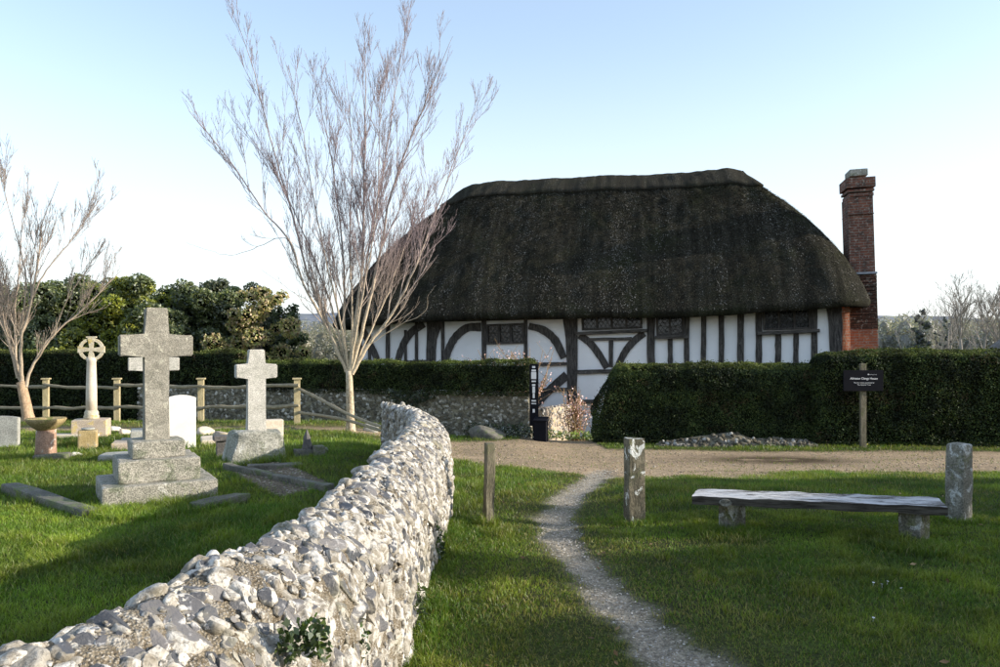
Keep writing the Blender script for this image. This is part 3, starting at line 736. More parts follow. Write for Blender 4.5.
def bare_tree(name, label, base_px, d, trunk, limbs, seed, bark, r0, lr, ntw, Ltw, c_low, c_high, zsplit, minr=.004, nxt=.55):
    r = np.random.default_rng(seed); b = gp(*base_px) if d is None else at(*base_px, d); dd = b.y if d is None else d
    root = empty(name, b); tag(root, label, 'tree')
    def W(px, py, dy): v = at(px, py, dd + dy); return np.array(v) - np.array(b)
    tp = curve_pts([np.array([0, 0, -.15])] + [W(px, py, 0) for px, py in trunk]); tr = np.linspace(r0, r0 * .72, len(tp)); tr[0] *= 1.35; tr[1] *= 1.15
    mb = MB(); mb.tube(tp, tr, 14); mb.build('trunk', bark, root, True)
    out = {0: []}
    for pts, depth, rr in limbs:
        k = len(pts); dz = depth * np.linspace(0, 1, k) ** 1.2
        P = curve_pts([W(px, py, q) for (px, py), q in zip(pts, dz)], 5); P[2:] += r.normal(size=(len(P) - 2, 3)) * .007
        rad = np.interp(np.linspace(0, 1, len(P)), [0, .35, .75, 1], [rr * .74, rr * .44, rr * .19, minr])
        out[0].append((P, rad)); k_ = rr / .05; sprout(r, P, rad, 1, out, max(3, int(ntw * min(1, k_ * .9 + .1))) if rr > .02 else 3, Ltw if rr > .02 else Ltw * .35, (.20, .55), .12, .08, minr, nxt, 8.2)
    Vs, Fs, Cs, off = [], [], [], 0
    for lvl, n in ((0, 9), (1, 5), (2, 3), (3, 3)):
        if not out.get(lvl): continue
        V, Fq, _ = tubes(out[lvl], n); Vs.append(V); Fs.append(Fq + off); off += len(V)
        t = np.clip((V[:, 2] - zsplit[0]) / (zsplit[1] - zsplit[0]), 0, 1)[:, None] * (1 if lvl else .8)
        if lvl: t = np.clip(t + .25, 0, 1)
        Cs.append(np.array(c_low) * (1 - t) + np.array(c_high) * t)
    np_mesh('crown', np.concatenate(Vs), [np.concatenate(Fs)], MT['twig'], root, np.concatenate(Cs), True)
    return root
limbs1 = [
    ([(348, 374), (335, 345), (318, 300), (306, 267), (287, 194), (269, 134), (251, 61), (229, 0)], .5, .055),
    ([(348, 374), (326, 326), (303, 284), (291, 243), (263, 210), (231, 162), (194, 117), (182, 97)], -.6, .045),
    ([(349, 372), (344, 330), (344, 267), (336, 194), (324, 121), (304, 49)], 1.0, .045),
    ([(350, 372), (354, 330), (362, 267), (364, 182), (366, 101), (364, 20)], -.4, .060),
    ([(350, 372), (358, 325), (370, 240), (385, 162), (397, 81), (409, 8)], .9, .050),
    ([(351, 372), (364, 325), (378, 263), (391, 194), (413, 134), (437, 73), (453, 36)], -.9, .055),
    ([(352, 374), (370, 343), (392, 314), (414, 270), (433, 219), (457, 154), (482, 93)], .2, .058),
    ([(352, 374), (362, 350), (385, 300), (398, 265), (418, 215), (440, 180), (470, 158)], 1.2, .034),
    ([(349, 372), (340, 320), (326, 260), (312, 190), (300, 120), (285, 60)], -1.2, .036),
    ([(350, 372), (352, 320), (350, 240), (352, 150), (345, 60)], .1, .036),
    ([(349, 372), (339, 335), (324, 285), (300, 225), (272, 168), (245, 130), (218, 95)], 1.2, .034),
    ([(350, 372), (360, 310), (376, 215), (380, 130), (388, 50)], -1.4, .034),
    ([(297, 262), (285, 238), (258, 247), (231, 255), (205, 249), (186, 243)], -.4, .014),
    ([(372, 343), (400, 325), (425, 312), (428, 296), (436, 285)], -.6, .014),
    ([(345, 372), (338, 340), (320, 310), (290, 290), (262, 270)], .4, .016),
]
bare_tree('bare_tree', 'tall bare many stemmed tree with pale bark growing beside the end of the flint wall', (351, 431), None, [(350, 400), (349, 371)], limbs1, 3, MT['bark'], .088, None, 27, 1.75, (.50, .42, .30), (.30, .24, .245), (1.8, 4.6), .0028, .46)
def q2(x, y): return (x / 2.383, 140 + y / 2.383)
limbs2 = [
    ([(22, 384), (18, 370), q2(35, 520), q2(10, 450), q2(-30, 370), q2(-60, 280)], .5, .06),
    ([(22, 384), q2(50, 540), q2(52, 470), q2(75, 380), q2(95, 250), q2(104, 190), q2(140, 100)], -.4, .07),
    ([(26, 387), q2(75, 545), q2(130, 462), q2(200, 402), q2(250, 350), q2(290, 310)], .5, .055),
    ([(20, 380), q2(40, 520), q2(36, 400), q2(50, 260), q2(60, 60)], .7, .055),
    ([(18, 378), q2(20, 480), q2(-10, 360), q2(-20, 200), q2(0, 60)], -.6, .05),
    ([q2(75, 380), q2(110, 310), q2(160, 250), q2(205, 190), q2(245, 130)], .3, .028),
    ([q2(50, 450), q2(62, 330), q2(40, 230), q2(10, 120), q2(-10, 40)], -.8, .03),
    ([q2(130, 462), q2(150, 400), q2(190, 330), q2(240, 240)], -.5, .022),
]
bare_tree('bare_tree', 'smaller bare tree with tan trunk at the left edge by the fence', (29, 417), 17.4, [(26, 405), (21, 382)], limbs2, 4, MT['bark_orange'], .13, None, 16, 1.6, (.42, .34, .25), (.36, .30, .26), (1.5, 4.5), .004, .5)

# ------------------------------------------------------------------ house
HW = R(12); TILT = R(-1.75)
hx, hd = (843 - 500) / F * 19.5, 19.5
HOUSE = empty('thatched_house', (hx, hd, -.75))
HOUSE.rotation_mode = 'XYZ'
HOUSE.rotation_euler = (0, TILT, -HW)
tag(HOUSE, 'timber framed white house with a huge dark thatched roof and brick chimney', 'house')
HM = Matrix.Translation(HOUSE.location) @ Euler((0, TILT, -HW), 'XYZ').to_matrix().to_4x4()
HI = HM.inverted()
def hp(px, py, t=0.0):
    o = HI @ Vector((0, 0, EYE)); d = (HI.to_3x3() @ (at(px, py, 1.0) - Vector((0, 0, EYE))))
    k = (t - o.y) / d.y; p = o + d * k
    return (p.x, p.z)
XL = hp(358, 345)[0]; XR = 0.0; DEP = 6.4
ZE = (hp(600, 313)[1] + hp(820, 305)[1]) / 2
def hwall():
    mb = MB(); mb.box(((XL + XR) / 2, DEP / 2, (ZE + .25 - .3) / 2), (XR - XL - .06, DEP, ZE + .55)); mb.build('wall', MT['plaster'], HOUSE)
hwall()
_tk = [0]
def timber(name, quad, y0=None, mat='timber'):
    _tk[0] += 1; y0 = -.03 - .0023 * (_tk[0] % 9) if y0 is None else y0
    P = [hp(px, py) for px, py in quad]
    # wobble long edges
    mb = MB(); mb.prism(P, y0, .02); return mb.build(name, MT[mat], HOUSE)
def stud(x0, x1, y0, y1, name='timber_post', j=0):
    w = (x1 - x0) * .06; h = (y1 - y0)
    n = 5; L, Rr = [], []
    for k in range(n + 1):
        y = y0 + h * k / n; L.append((x0 + random.uniform(-w, w) - (j * max(0, 1 - 3 * k / n) if j < 0 else 0) * -1, y)); Rr.append((x1 + random.uniform(-w, w) + (j * max(0, 1 - 2.2 * k / n) if j > 0 else 0), y))
    return timber(name, L + Rr[::-1])
def brace(path, w, name='timber_brace'):
    P = curve_pts([(a, b, 0) for a, b in path], 5)[:, :2]; Tn = np.gradient(P, axis=0); Tn /= np.linalg.norm(Tn, axis=1, keepdims=True)
    Nn = np.stack([-Tn[:, 1], Tn[:, 0]], 1); w = np.interp(np.linspace(0, 1, len(P)), np.linspace(0, 1, len(w)), w)[:, None] / 2
    w = w * (.80 + rng.normal(size=w.shape) * .03)
    return timber(name, [tuple(p) for p in P + Nn * w] + [tuple(p) for p in (P - Nn * w)[::-1]])
def rail(x0, y0, x1, y1, w):
    n = 6; t = [(x0 + (x1 - x0) * k / n, y0 + (y1 - y0) * k / n) for k in range(n + 1)]
    return timber('timber_rail', [(a, b - w / 2 + random.uniform(-.3, .3)) for a, b in t] + [(a, b + w / 2 + random.uniform(-.3, .3)) for a, b in t[::-1]], -.065 - .002 * (_tk[0] % 5), 'timber_h')
for s in [(427, 436, 318, 372, 9), (441.3, 444.6, 318, 372), (482, 486.5, 318, 372), (524, 527.6, 318, 372), (415.3, 418.2, 322, 372), (404.5, 407, 330, 372), (386.3, 390, 320, 372), (368.5, 371, 334, 372), (359, 362, 322, 372),
          (567, 577.5, 312, 440, -5), (609, 613.3, 339, 367), (647, 655, 308, 366), (667.8, 672.8, 337, 366), (684, 689.2, 306, 366), (700.8, 706, 306, 366), (718.4, 724, 306, 366), (737.2, 743.6, 305, 366), (755.5, 761.8, 305, 366), (775, 781, 333, 364), (793.2, 798.4, 332, 364), (811, 817, 304, 364), (829.5, 842, 301, 364, -5)]:
    stud(*s[:4], j=s[4] if len(s) > 4 else 0)
brace([(481, 327), (467, 328), (455, 338), (448, 352), (445, 366)], [11, 10, 9, 8])
brace([(424, 324), (411, 333), (402, 348), (396, 368)], [9, 9, 8, 7])
brace([(362, 328), (369, 342), (376, 356), (379, 368)], [7, 8, 7])
brace([(529, 326), (543, 330), (555, 340), (564, 358)], [8, 10, 10, 9])
brace([(567, 375), (552, 388), (538, 402), (528, 414)], [11, 10, 10])
brace([(580, 335), (591, 344), (600, 356), (607, 368)], [9, 9, 8])
brace([(644, 333), (633, 342), (625, 352), (618, 366)], [9, 9, 8])
for a in [(527, 364.5, 568, 363.5, 3.2), (577, 372, 612, 371, 4), (540, 390, 568, 389, 3.4), (577, 402, 600, 401, 4), (589, 339.6, 632, 338.6, 3), (365, 361.5, 430, 361, 2), (360, 322.5, 440, 320, 4), (440, 320.5, 570, 317.5, 3.2), (570, 316.5, 700, 311, 3), (700, 310, 842, 303, 3)]: rail(*a)

def window(x0, x1, y0, y1, lights, sill=None):
    a = hp(x0, y1); b = hp(x1, y0); w = b[0] - a[0]; h = b[1] - a[1]; cx, cz = (a[0] + b[0]) / 2, (a[1] + b[1]) / 2
    mb = MB(); f = .05
    for k in range(lights + 1): mb.box((a[0] + w * k / lights, -.035, cz), (f, .11, h + f))
    mb.box((cx, -.035, b[1]), (w + f * .9, .104, f)); mb.box((cx, -.035, a[1]), (w + f * .9, .104, f))
    win = mb.build('window', MT['timber'], HOUSE)
    lw = w / lights - f
    for k in range(lights):
        c = a[0] + w * (k + .5) / lights
        mb = MB(); mb.box((c, -.012, cz), (lw, .012, h - f * .9)); mb.build('pane', MT['glass'], win)
    mb = MB(); sp = .115
    for k in range(lights):
        c = a[0] + w * (k + .5) / lights; hw_, hh_ = lw / 2, h / 2 - f / 2
        for sgn in (1, -1):
            m = -(hw_ + hh_ * .7)
            while m < hw_ + hh_ * .7:
                # line x = m + sgn*.7*z, clipped
                pts = []
                for z in np.linspace(-hh_, hh_, 40):
                    x = m + sgn * .7 * z
                    if abs(x) <= hw_: pts.append((c + x, z + cz))
                if len(pts) > 3:
                    p, q = pts[0], pts[-1]; l = math.hypot(q[0] - p[0], q[1] - p[1])
                    mb.box(((p[0] + q[0]) / 2, -.023 - .002 * sgn, (p[1] + q[1]) / 2), (.012, .006, l), (0, math.atan2(q[0] - p[0], q[1] - p[1]), 0))
                m += sp
    mb.build('lattice', MT['lead'], win)
    if sill:
        p, q = hp(sill[0], sill[1]), hp(sill[2], sill[3]); l = q[0] - p[0]
        mb = MB(); mb.box(((p[0] + q[0]) / 2, -.08, (p[1] + q[1]) / 2), (l, .2, .085), (0, -math.atan2(q[1] - p[1], l), 0), bevel=.012); mb.noise(.006, 9, 2); mb.build('sill', MT['timber_h'], win)
window(488, 523, 324, 343.5, 3)
window(583, 641, 315.5, 329.5, 4, (577, 333.6, 647, 330.6))
window(657.5, 682.5, 313.5, 335, 2, (655, 337.6, 688, 336.6))
window(764, 809, 307.5, 329.5, 3, (757, 333.6, 818.5, 330.8))

def build_thatch():
    zr = (hp(745, 166, 3.2)[1] + hp(458, 190, 3.2)[1]) / 2
    xr0, xr1 = hp(462, 190, 3.2)[0], hp(742, 166, 3.2)[0]
    ox = .80; x0, x1, y0, y1 = XL - ox, XR + ox, -.72, DEP + .72
    def outline(k, n=420, grow=0.0):
        """closed outline at slope fraction k (0 eaves, 1 ridge)."""
        f = k ** 1.0; fx = k ** 1.36
        a0 = x0 + (xr0 - x0) * fx - grow; a1 = x1 + (xr1 - x1) * fx + grow
        b0 = y0 + (DEP / 2 - .10 - y0) * f - grow; b1 = y1 + (DEP / 2 + .10 - y1) * f + grow
        th = np.linspace(0, 2 * np.pi, n, endpoint=False)
        # rounded rectangle by straight runs + corner arcs
        rc = min((b1 - b0) * .5, 1.0 * (1 - k) + .10)
        per = []
        cs = [(a1 - rc, b0 + rc, -90), (a1 - rc, b1 - rc, 0), (a0 + rc, b1 - rc, 90), (a0 + rc, b0 + rc, 180)]
        pts = []
        for (cx, cy, s) in cs:
            for q in range(13):
                an = R(s + 90 * q / 12); pts.append((cx + rc * math.cos(an), cy + rc * math.sin(an)))
        # resample by index segments so that outlines correspond
        P = np.array(pts + pts[:1]); out = []
        seg = [13, 100, 0]
        for c in range(4):
            arc = P[c * 13:c * 13 + 13]; nxt = P[(c * 13 + 13) % 52]
            out.append(arc); m = 46 if c % 2 == 0 else 140
            t = np.linspace(0, 1, m + 2)[1:-1, None]; out.append(arc[-1] * (1 - t) + nxt * t)
        return np.vstack(out)
    rows = []
    def row(k, z, grow=0.0): 
        o = outline(k, grow=grow); rows.append(np.column_stack([o, np.full(len(o), z)]))
    row(0.15, ZE - .02, -.05); row(.05, ZE - .12); row(.0, ZE - .13, -.06); row(.0, ZE - .06, .0); row(.0, ZE + .03, .015)
    K = 64
    for i in range(1, K + 1):
        k = i / K; z = ZE + .05 + (zr - ZE - .05) * (k + .16 * k * (1 - k)); row(k, z)
    V = np.array(rows); nr_, nc = V.shape[:2]
    nz = (fbm(V[..., 0] * .9, V[..., 2] * 1.3 + V[..., 1] * .7, 70) - .47) * .09 + (fbm(V[..., 0] * 5, V[..., 2] * 5 + V[..., 1] * 3, 71, 3) - .45) * .06
    nz = nz * (.35 + .65 * smooth(ZE + .1, ZE + 1.0, V[..., 2])); cen = np.array([(XL + XR) / 2, DEP / 2])
    V[..., 1] += np.where(V[..., 1] < DEP / 2, -nz, nz); V[..., 2] += nz * .6
    sag = .07 * np.sin((V[..., 0] - XL) / (XR - XL) * 6.5) + (vnoise(V[..., 0] * 1.2, V[..., 0] * 0, 77) - .5) * .05
    V[..., 2] += sag
    kz = smooth(ZE + 1.5, zr, V[..., 2]); V[..., 2] -= .17 * kz * (smooth(xr1 - .45, xr1 + .2, V[..., 0]) + smooth(xr0 + .45, xr0 - .2, V[..., 0]))
    i = (np.arange(nr_ - 1)[:, None] * nc + np.arange(nc)[None]); j = (np.arange(nr_ - 1)[:, None] * nc + (np.arange(nc)[None] + 1) % nc)
    Fq = np.stack([i, j, j + nc, i + nc], -1).reshape(-1, 4)
    P = V.reshape(-1, 3); top = np.arange(nc) + (nr_ - 1) * nc
    # straw ends lying on the slope
    r = np.random.default_rng(8); n = 130000
    a = r.integers(4, nr_ - 2, n); b = r.integers(0, nc, n)
    front = V[a, b, 1] < DEP / 2 + 1.0
    a, b = a[front], b[front]; n = len(a)
    u, v = r.random(n)[:, None], r.random(n)[:, None]
    A, B_, C_ = V[a, b], V[a + 1, b], V[a, (b + 1) % nc]
    p = A + (B_ - A) * u + (C_ - A) * v
    dn = A - B_; dn /= np.linalg.norm(dn, axis=1, keepdims=True) + 1e-9; sd = C_ - A; ln = np.linalg.norm(sd, axis=1, keepdims=True); sd = sd / (ln + 1e-9)
    nn = np.cross(sd, -dn); nn /= np.linalg.norm(nn, axis=1, keepdims=True) + 1e-9
    ok = (ln[:, 0] > .01); p, dn, sd, nn = p[ok], dn[ok], sd[ok], nn[ok]; n = len(p)
    L = r.uniform(.02, .07, n)[:, None]; W = r.uniform(.003, .009, n)[:, None]; lift = r.uniform(.006, .045, n)[:, None]
    d2 = dn + sd * r.normal(size=(n, 1)) * .3
    S = np.stack([p - sd * W, p + sd * W, p + sd * W + d2 * L + nn * lift, p - sd * W + d2 * L + nn * lift], 1).reshape(-1, 3)
    Sf = np.arange(n)[:, None] * 4 + np.arange(4) + len(P)
    stv = fbm(p[:, 0] * 2.2, p[:, 2] * .35 + p[:, 1] * .2, 81)[:, None]
    base = np.where(r.random((n, 1)) < np.clip((stv - .44) * 2.2, .03, .55), np.array([.19, .18, .155]), np.array([.046, .043, .030]))
    c = base * r.uniform(.4, 1.3, (n, 1))
    col = np.concatenate([np.full((len(P), 3), .03), np.repeat(c, 4, 0)])
    mi = np.concatenate([np.zeros(len(Fq)), np.ones(len(Sf))])
    o = np_mesh('roof', np.concatenate([P, S]), [Fq, Sf], [MT['thatch'], MT['straw']], HOUSE, col, True, mi)
    # ridge cap: a thicker saddle over the top
    rows2 = []
    kk = [.865, .865, .9, .94, .975, 1.0]
    for q, k in enumerate(kk):
        idx = k * K; lo = int(4 + idx) if idx < K else nr_ - 1; lo = min(lo, nr_ - 1)
        ring = V[lo].copy(); c = np.array([ring[:, 0].mean(), DEP / 2, 0])
        g = .005 if q == 0 else .04
        dy = np.sign(ring[:, 1] - DEP / 2); ring[:, 1] += dy * g; ring[:, 2] += .005 if q == 0 else .04
        ring[:, 0] += np.where(ring[:, 0] > xr1, g, np.where(ring[:, 0] < xr0, -g, 0))
        rows2.append(ring)
    m = rows2[-1].copy(); m[:, 1] = DEP / 2; m[:, 2] += .03; rows2.append(m)
    V2 = np.array(rows2); V2[1:, :, 2] += (fbm(V2[1:, :, 0] * 3, V2[1:, :, 1] * 3, 90, 3) - .45) * .05
    k2 = len(rows2)
    i = (np.arange(k2 - 1)[:, None] * nc + np.arange(nc)[None]); j = (np.arange(k2 - 1)[:, None] * nc + (np.arange(nc)[None] + 1) % nc)
    np_mesh('ridge_cap', V2.reshape(-1, 3), [np.stack([i, j, j + nc, i + nc], -1).reshape(-1, 4)], MT['thatch_cap'], o, None, True)
build_thatch()

def build_chimney():
    t = 1.0
    def bx(mb, x0, x1, y0, y1, d0, d1, bevel=.008):
        a = hp(x0, y1, d0); b = hp(x1, y0, d0)
        mb.box(((a[0] + b[0]) / 2, (d0 + d1) / 2, (a[1] + b[1]) / 2), (b[0] - a[0], d1 - d0, b[1] - a[1]), bevel=bevel)
    mb = MB()
    bx(mb, 850, 873, 196, 276, t, t + .7); bx(mb, 848.5, 874.3, 212.5, 215, t - .05, t + .75)
    bx(mb, 848.8, 873.8, 192, 197, t - .03, t + .73); bx(mb, 847.6, 874.6, 188, 192.3, t - .05, t + .75); bx(mb, 846.4, 875.6, 176, 188.2, t - .07, t + .77)
    ch = mb.build('chimney', MT['brick'], HOUSE)
    mb = MB(); bx(mb, 850, 868, 168, 176.2, t + .05, t + .65, .02); mb.build('chimney_top', MT['boulder'], ch)
    mb = MB(); bx(mb, 849, 877.8, 329, 470, t - .12, t + 1.0); mb.build('chimney_base', MT['brick_bright'], ch)
    mb = MB(); x0, x1 = 849, 877.6
    rows = 14
    for k in range(rows):
        ya = 330 - (330 - 274) * k / rows; yb = 330 - (330 - 274) * (k + 1) / rows - .6
        a = hp(x0, ya, t - .1); b = hp(x1 - .12 * k * .5, yb, t - .1)
        mb.box(((a[0] + b[0]) / 2, t + .42, (a[1] + b[1]) / 2), (b[0] - a[0], 1.04, b[1] - a[1]), (R(4), 0, 0))
    a = hp(849.6, 331, t - .04); b = hp(876.6, 273, t - .04); mb.box(((a[0] + b[0]) / 2, t + .46, (a[1] + b[1]) / 2), (b[0] - a[0], .96, b[1] - a[1])); mb.build('tile_hanging', MT['tile'], ch)
    mb = MB(); bx(mb, 849, 877.5, 271.5, 274.8, t - .15, t + .92); mb.build('lead_flashing', MT['leadflash'], ch)
    mb = MB(); a = hp(842.3, 470, .25); b = hp(845.8, 304, .25)
    mb.box(((a[0] + b[0]) / 2 + .02, .5, (a[1] + b[1]) / 2), (.12, .62, b[1] - a[1]), (0, 0, R(20))); mb.build('sunlit_brick_strip', MT['brick_bright'], ch)  # narrow strip added in brighter brick to paint a sunlit sliver
build_chimney()

# ------------------------------------------------------------------ low flint wall left of the gate, with ivy
def small_flint_wall(name, label, a, b, th, z0, z1, mat, dens, seed, sub=2, st_mat='flint', ssize=(.03, .055)):
    r = np.random.default_rng(seed); a = np.array(a); b = np.array(b); L = np.linalg.norm(b - a); e = (b - a) / L; nb = np.array([-e[1], e[0]])
    c = (a + b) / 2 + nb * th / 2
    root = empty(name, (c[0], c[1], z0)); tag(root, label, 'wall')
    rz = math.atan2(e[1], e[0]); root.rotation_euler = (0, 0, rz)
    mb = MB(); mb.box((0, 0, (z1 - z0) / 2), (L, th, z1 - z0), bevel=.05, seg=3); mb.build('mortar_core', mat, root, True)
    st = Stones(); H = z1 - z0
    for _ in range(int(L * H * dens)):
        s = r.uniform(*ssize); st.add((r.uniform(-L / 2, L / 2), -th / 2, r.uniform(.0, H - .03)), (0, -1, .05), (1, 0, 0), (s, s * .75, s * .5), sub, .4, None, r)
    for _ in range(int(L * th * dens * .7)):
        s = r.uniform(*ssize); st.add((r.uniform(-L / 2, L / 2), r.uniform(-th / 2, th / 2), H), (0, 0, 1), (1, 0, 0), (s, s * .75, s * .4), sub, .4, None, r)
    for sx in (-1, 1):
        for _ in range(int(th * H * dens)):
            s = r.uniform(*ssize); st.add((sx * L / 2, r.uniform(-th / 2, th / 2), r.uniform(0, H)), (sx, 0, 0), (0, 1, 0), (s, s * .75, s * .5), sub, .4, None, r)
    st.build('flint_facing', MT[st_mat], root); return root
def dull_flint():
    g = G('dull_flint'); a = g.attr(); sep = g.n('SeparateColor', {0: a.outputs[0]})
    c = g.mix(g.ramp(sep.outputs[0], .15, .9), (.10, .095, .075), (.34, .32, .26))
    c = g.mix(g.ramp(sep.outputs[2], .86, .93), c, (.62, .6, .54))
    c = g.mix(g.ramp(g.noise(30, 4), .5, .65), c, (.16, .15, .11))
    return g.bsdf(c, .85, g.bump(g.noise(50, 4), .6, .01), .2)
MT['dull_flint'] = dull_flint()
_g = G('earthy_flint'); _a = _g.attr(); _s = _g.n('SeparateColor', {0: _a.outputs[0]})
_c = _g.mix(_g.ramp(_s.outputs[0], .2, 1.0), (.07, .062, .045), (.20, .185, .15)); _c = _g.mix(_g.ramp(_s.outputs[2], .88, .95), _c, (.42, .41, .37)); _c = _g.mix(_g.ramp(_g.noise(25, 4), .5, .65), _c, (.08, .07, .04))
MT['earthy_flint'] = _g.bsdf(_c, .9, _g.bump(_g.noise(50, 4), .6, .01), .15)
small_flint_wall('boundary_wall', 'low dull flint wall under the hedge left of the house gate', (-9.5, 20.42), (.66, 17.85), .45, -.62, .60, MT['mortar_far'], 160, 31, 2, 'dull_flint')
small_flint_wall('garden_wall', 'short sunlit cream stone wall beside the gate in front of the house', (1.02, 18.5), (1.86, 20.0), .3, -.8, .17, MT['pink_stone'], 110, 32, 2)

def plant(name, label, loc, lobes, per, size, cols, seed, cat='plant', mat='leaf', aspect=.6, group=None, extra=None):
    r = np.random.default_rng(seed); V, Fi, C = blob_leaves(lobes, per, size, cols, r, aspect)
    C = np.repeat(C, 4, 0); Fs = [Fi]
    o = np_mesh(name, V, Fs, MT[mat], None, C); o.location = loc; tag(o, label, cat, group); return o
GRN = [(.05, .085, .018), (.075, .12, .025), (.035, .06, .014), (.10, .14, .03)]
DKG = [(.022, .038, .012), (.035, .055, .016), (.05, .07, .025)]
p = at(412, 398, 18.4)
plant('ivy_plant', 'dark ivy hanging over the boundary wall below the hedge', (p.x, 18.35, .42), [((x, .04 * abs(x), z), (.2, .1, .14)) for x, z in [(-.45, .12), (-.25, 0), (0, -.05), (.2, .05), (.42, .13)]], 9000, .06, DKG, 41)
p = at(520, 434, 17.3); p.z = T(p.x, p.y)
plant('snowdrop_clump', 'clump of white snowdrops at the foot of the wall beside the black box', p, [((x, 0, .1), (.16, .12, .11)) for x in (-.32, -.1, .12, .3)], 7000, .05, DKG + [(.09, .11, .07), (.5, .52, .5)], 42)
p = at(498, 427, 17.6); p.z = T(p.x, p.y)
plant('low_fern', 'dark leafy clump growing behind the mossy boulder', p, [((x, 0, .13), (.25, .12, .17)) for x in (-.5, -.15, .2, .5)], 5000, .07, DKG, 43)
p = at(575, 436, 18.2); p.z = T(p.x, p.y)
plant('flower_bed', 'bright green leaves and white spring flowers below the blossoming shrub', p + Vector((0, 0, .05)), [((x, y, .07), (.22, .2, .1)) for x, y in [(-.5, .1), (-.2, -.1), (.1, .1), (.4, -.05), (.62, .1)]], 6000, .06, [(.26, .36, .07), (.34, .42, .12), (.16, .25, .05), (.7, .72, .6)], 44)
# plants rooted in the near flint wall
def wall_plant(px, py, d, s, label, seed, cols=GRN, sz=.032, stretch=1.0):
    b = at(px, py, d)
    plant('wall_plant', label, b, [((rng.normal() * s * .35, rng.normal() * s * .3, rng.normal() * s * .4 * stretch), (s * .5, s * .35, s * .55 * stretch)) for _ in range(5)], 26000, sz, cols, seed)
wall_plant(302, 640, 2.58, .095, 'small leafy green plant rooted low in the nearest part of the flint wall', 51)
wall_plant(357, 634, 3.25, .085, 'narrow dark green plant hanging from the flint wall face', 52, DKG + GRN[:2], .028, 1.5)
wall_plant(424, 548, 5.9, .15, 'trailing pale green creeper on the flint wall face beside the grass', 53, GRN, .035, 2.0)
wall_plant(410, 605, 4.55, .10, 'low green creeper at the foot of the flint wall', 54, GRN, .03, 1.8)

def shrub(name, label, loc, stems, H, spread, seed, blossoms, gr=None):
    r = np.random.default_rng(seed); root = empty(name, loc); tag(root, label, 'shrub', gr)
    polys = {0: [], 1: []}; tips = []
    for k in range(stems):
        a = r.uniform(0, 6.28); d = np.array([math.cos(a) * spread, math.sin(a) * spread * .5, 1.0])
        P = pline(r, (r.normal() * .1, r.normal() * .08, -.05), d, H * r.uniform(.6, 1.1), 7, .07, .04); polys[0].append((P, np.linspace(.013, .005, len(P))))
        for _ in range(5):
            i = r.integers(2, 7); Q = pline(r, P[i], (r.normal() * .7, r.normal() * .5, .7), H * r.uniform(.12, .35), 4, .15, .03); polys[1].append((Q, np.linspace(.006, .004, len(Q)))); tips += list(Q[1:])
        tips += list(P[3:])
    Vs, Fs, off = [], [], 0
    for l, n in ((0, 5), (1, 3)):
        V, Fq, _ = tubes(polys[l], n); Vs.append(V); Fs.append(Fq + off); off += len(V)
    V = np.concatenate(Vs); np_mesh('stems', V, [np.concatenate(Fs)], MT['twig'], root, np.tile([.34, .235, .125], (len(V), 1)) * r.uniform(.7, 1.3, (len(V), 1)), True)
    tips = np.array(tips); k = r.integers(len(tips), size=blossoms); P = tips[k] + r.normal(size=(blossoms, 3)) * .03
    V, Fi = leaf_quads(P, r.normal(size=P.shape), .046, r, 0, .9)
    np_mesh('blossom', V, [Fi], MT['petal'], root, np.repeat(tint(blossoms, [(.82, .56, .52), (.66, .40, .36), (.9, .72, .68), (.5, .30, .22)], r), 4, 0))
p = at(574, 434, 18.6); p.z = T(p.x, p.y)
shrub('blossom_shrub', 'pink blossoming shrub with thin brown stems in the gap before the house', p, 26, 1.25, .26, 61, 650)
p = at(535, 434, 18.75); p.z = T(p.x, p.y)
shrub('blossom_shrub', 'taller pink blossoming shrub rising over the end of the flat topped hedge', p + Vector((-.4, .3, 0)), 40, 2.25, .5, 62, 1100)

# ------------------------------------------------------------------ churchyard
def on(px, py): 
    p = gp(px, py); return p
def cross_shape(mb, z0, H, w, dpt, armw, armz, armh, taper=.86):
    # tapered shaft
    P = [(-w / 2, z0), (w / 2, z0), (w / 2 * taper, armz - armh / 2), (armw / 2, armz - armh / 2), (armw / 2, armz + armh / 2), (w / 2 * taper, armz + armh / 2), (w / 2 * taper, H), (-w / 2 * taper, H), (-w / 2 * taper, armz + armh / 2), (-armw / 2, armz + armh / 2), (-armw / 2, armz - armh / 2), (-w / 2 * taper, armz - armh / 2)]
    mb.prism(P, -dpt / 2, dpt / 2)
    bmesh.ops.bevel(mb.bm, geom=mb.bm.edges[:], offset=.012, segments=2, affect='EDGES')

# 1 large granite cross
p = on(152, 507); D = p.y + .55; k = D / F
loc = Vector(((156 - 500) * k, D, T((156 - 500) * k, D)))
root = empty('granite_cross', loc, R(31)); tag(root, 'large rough granite cross on a three stepped plinth in the churchyard', 'grave cross')
def zpx(py, d): return EYE - (py - HZ) / F * d - loc.z
zt = zpx(308, D); s3, s2, s1 = zpx(440, D - .12), zpx(458, D - .2), zpx(482, D - .3)
mb = MB(); cross_shape(mb, s3 - .02, zt, .245, .17, .70, zpx(345.5, D), .215, .86); mb.build('cross', MT['granite'], root)
for (z0, z1, w, dp) in ((-.15, s1, 1.06, .92), (s1 - .001, s2, .76, .66), (s2 - .001, s3, .50, .44)):
    mb = MB(); mb.box((0, 0, (z0 + z1) / 2), (w, dp, z1 - z0), bevel=.02); mb.noise(.006, 14, 3); mb.build('plinth_step', MT['granite_step'], root)
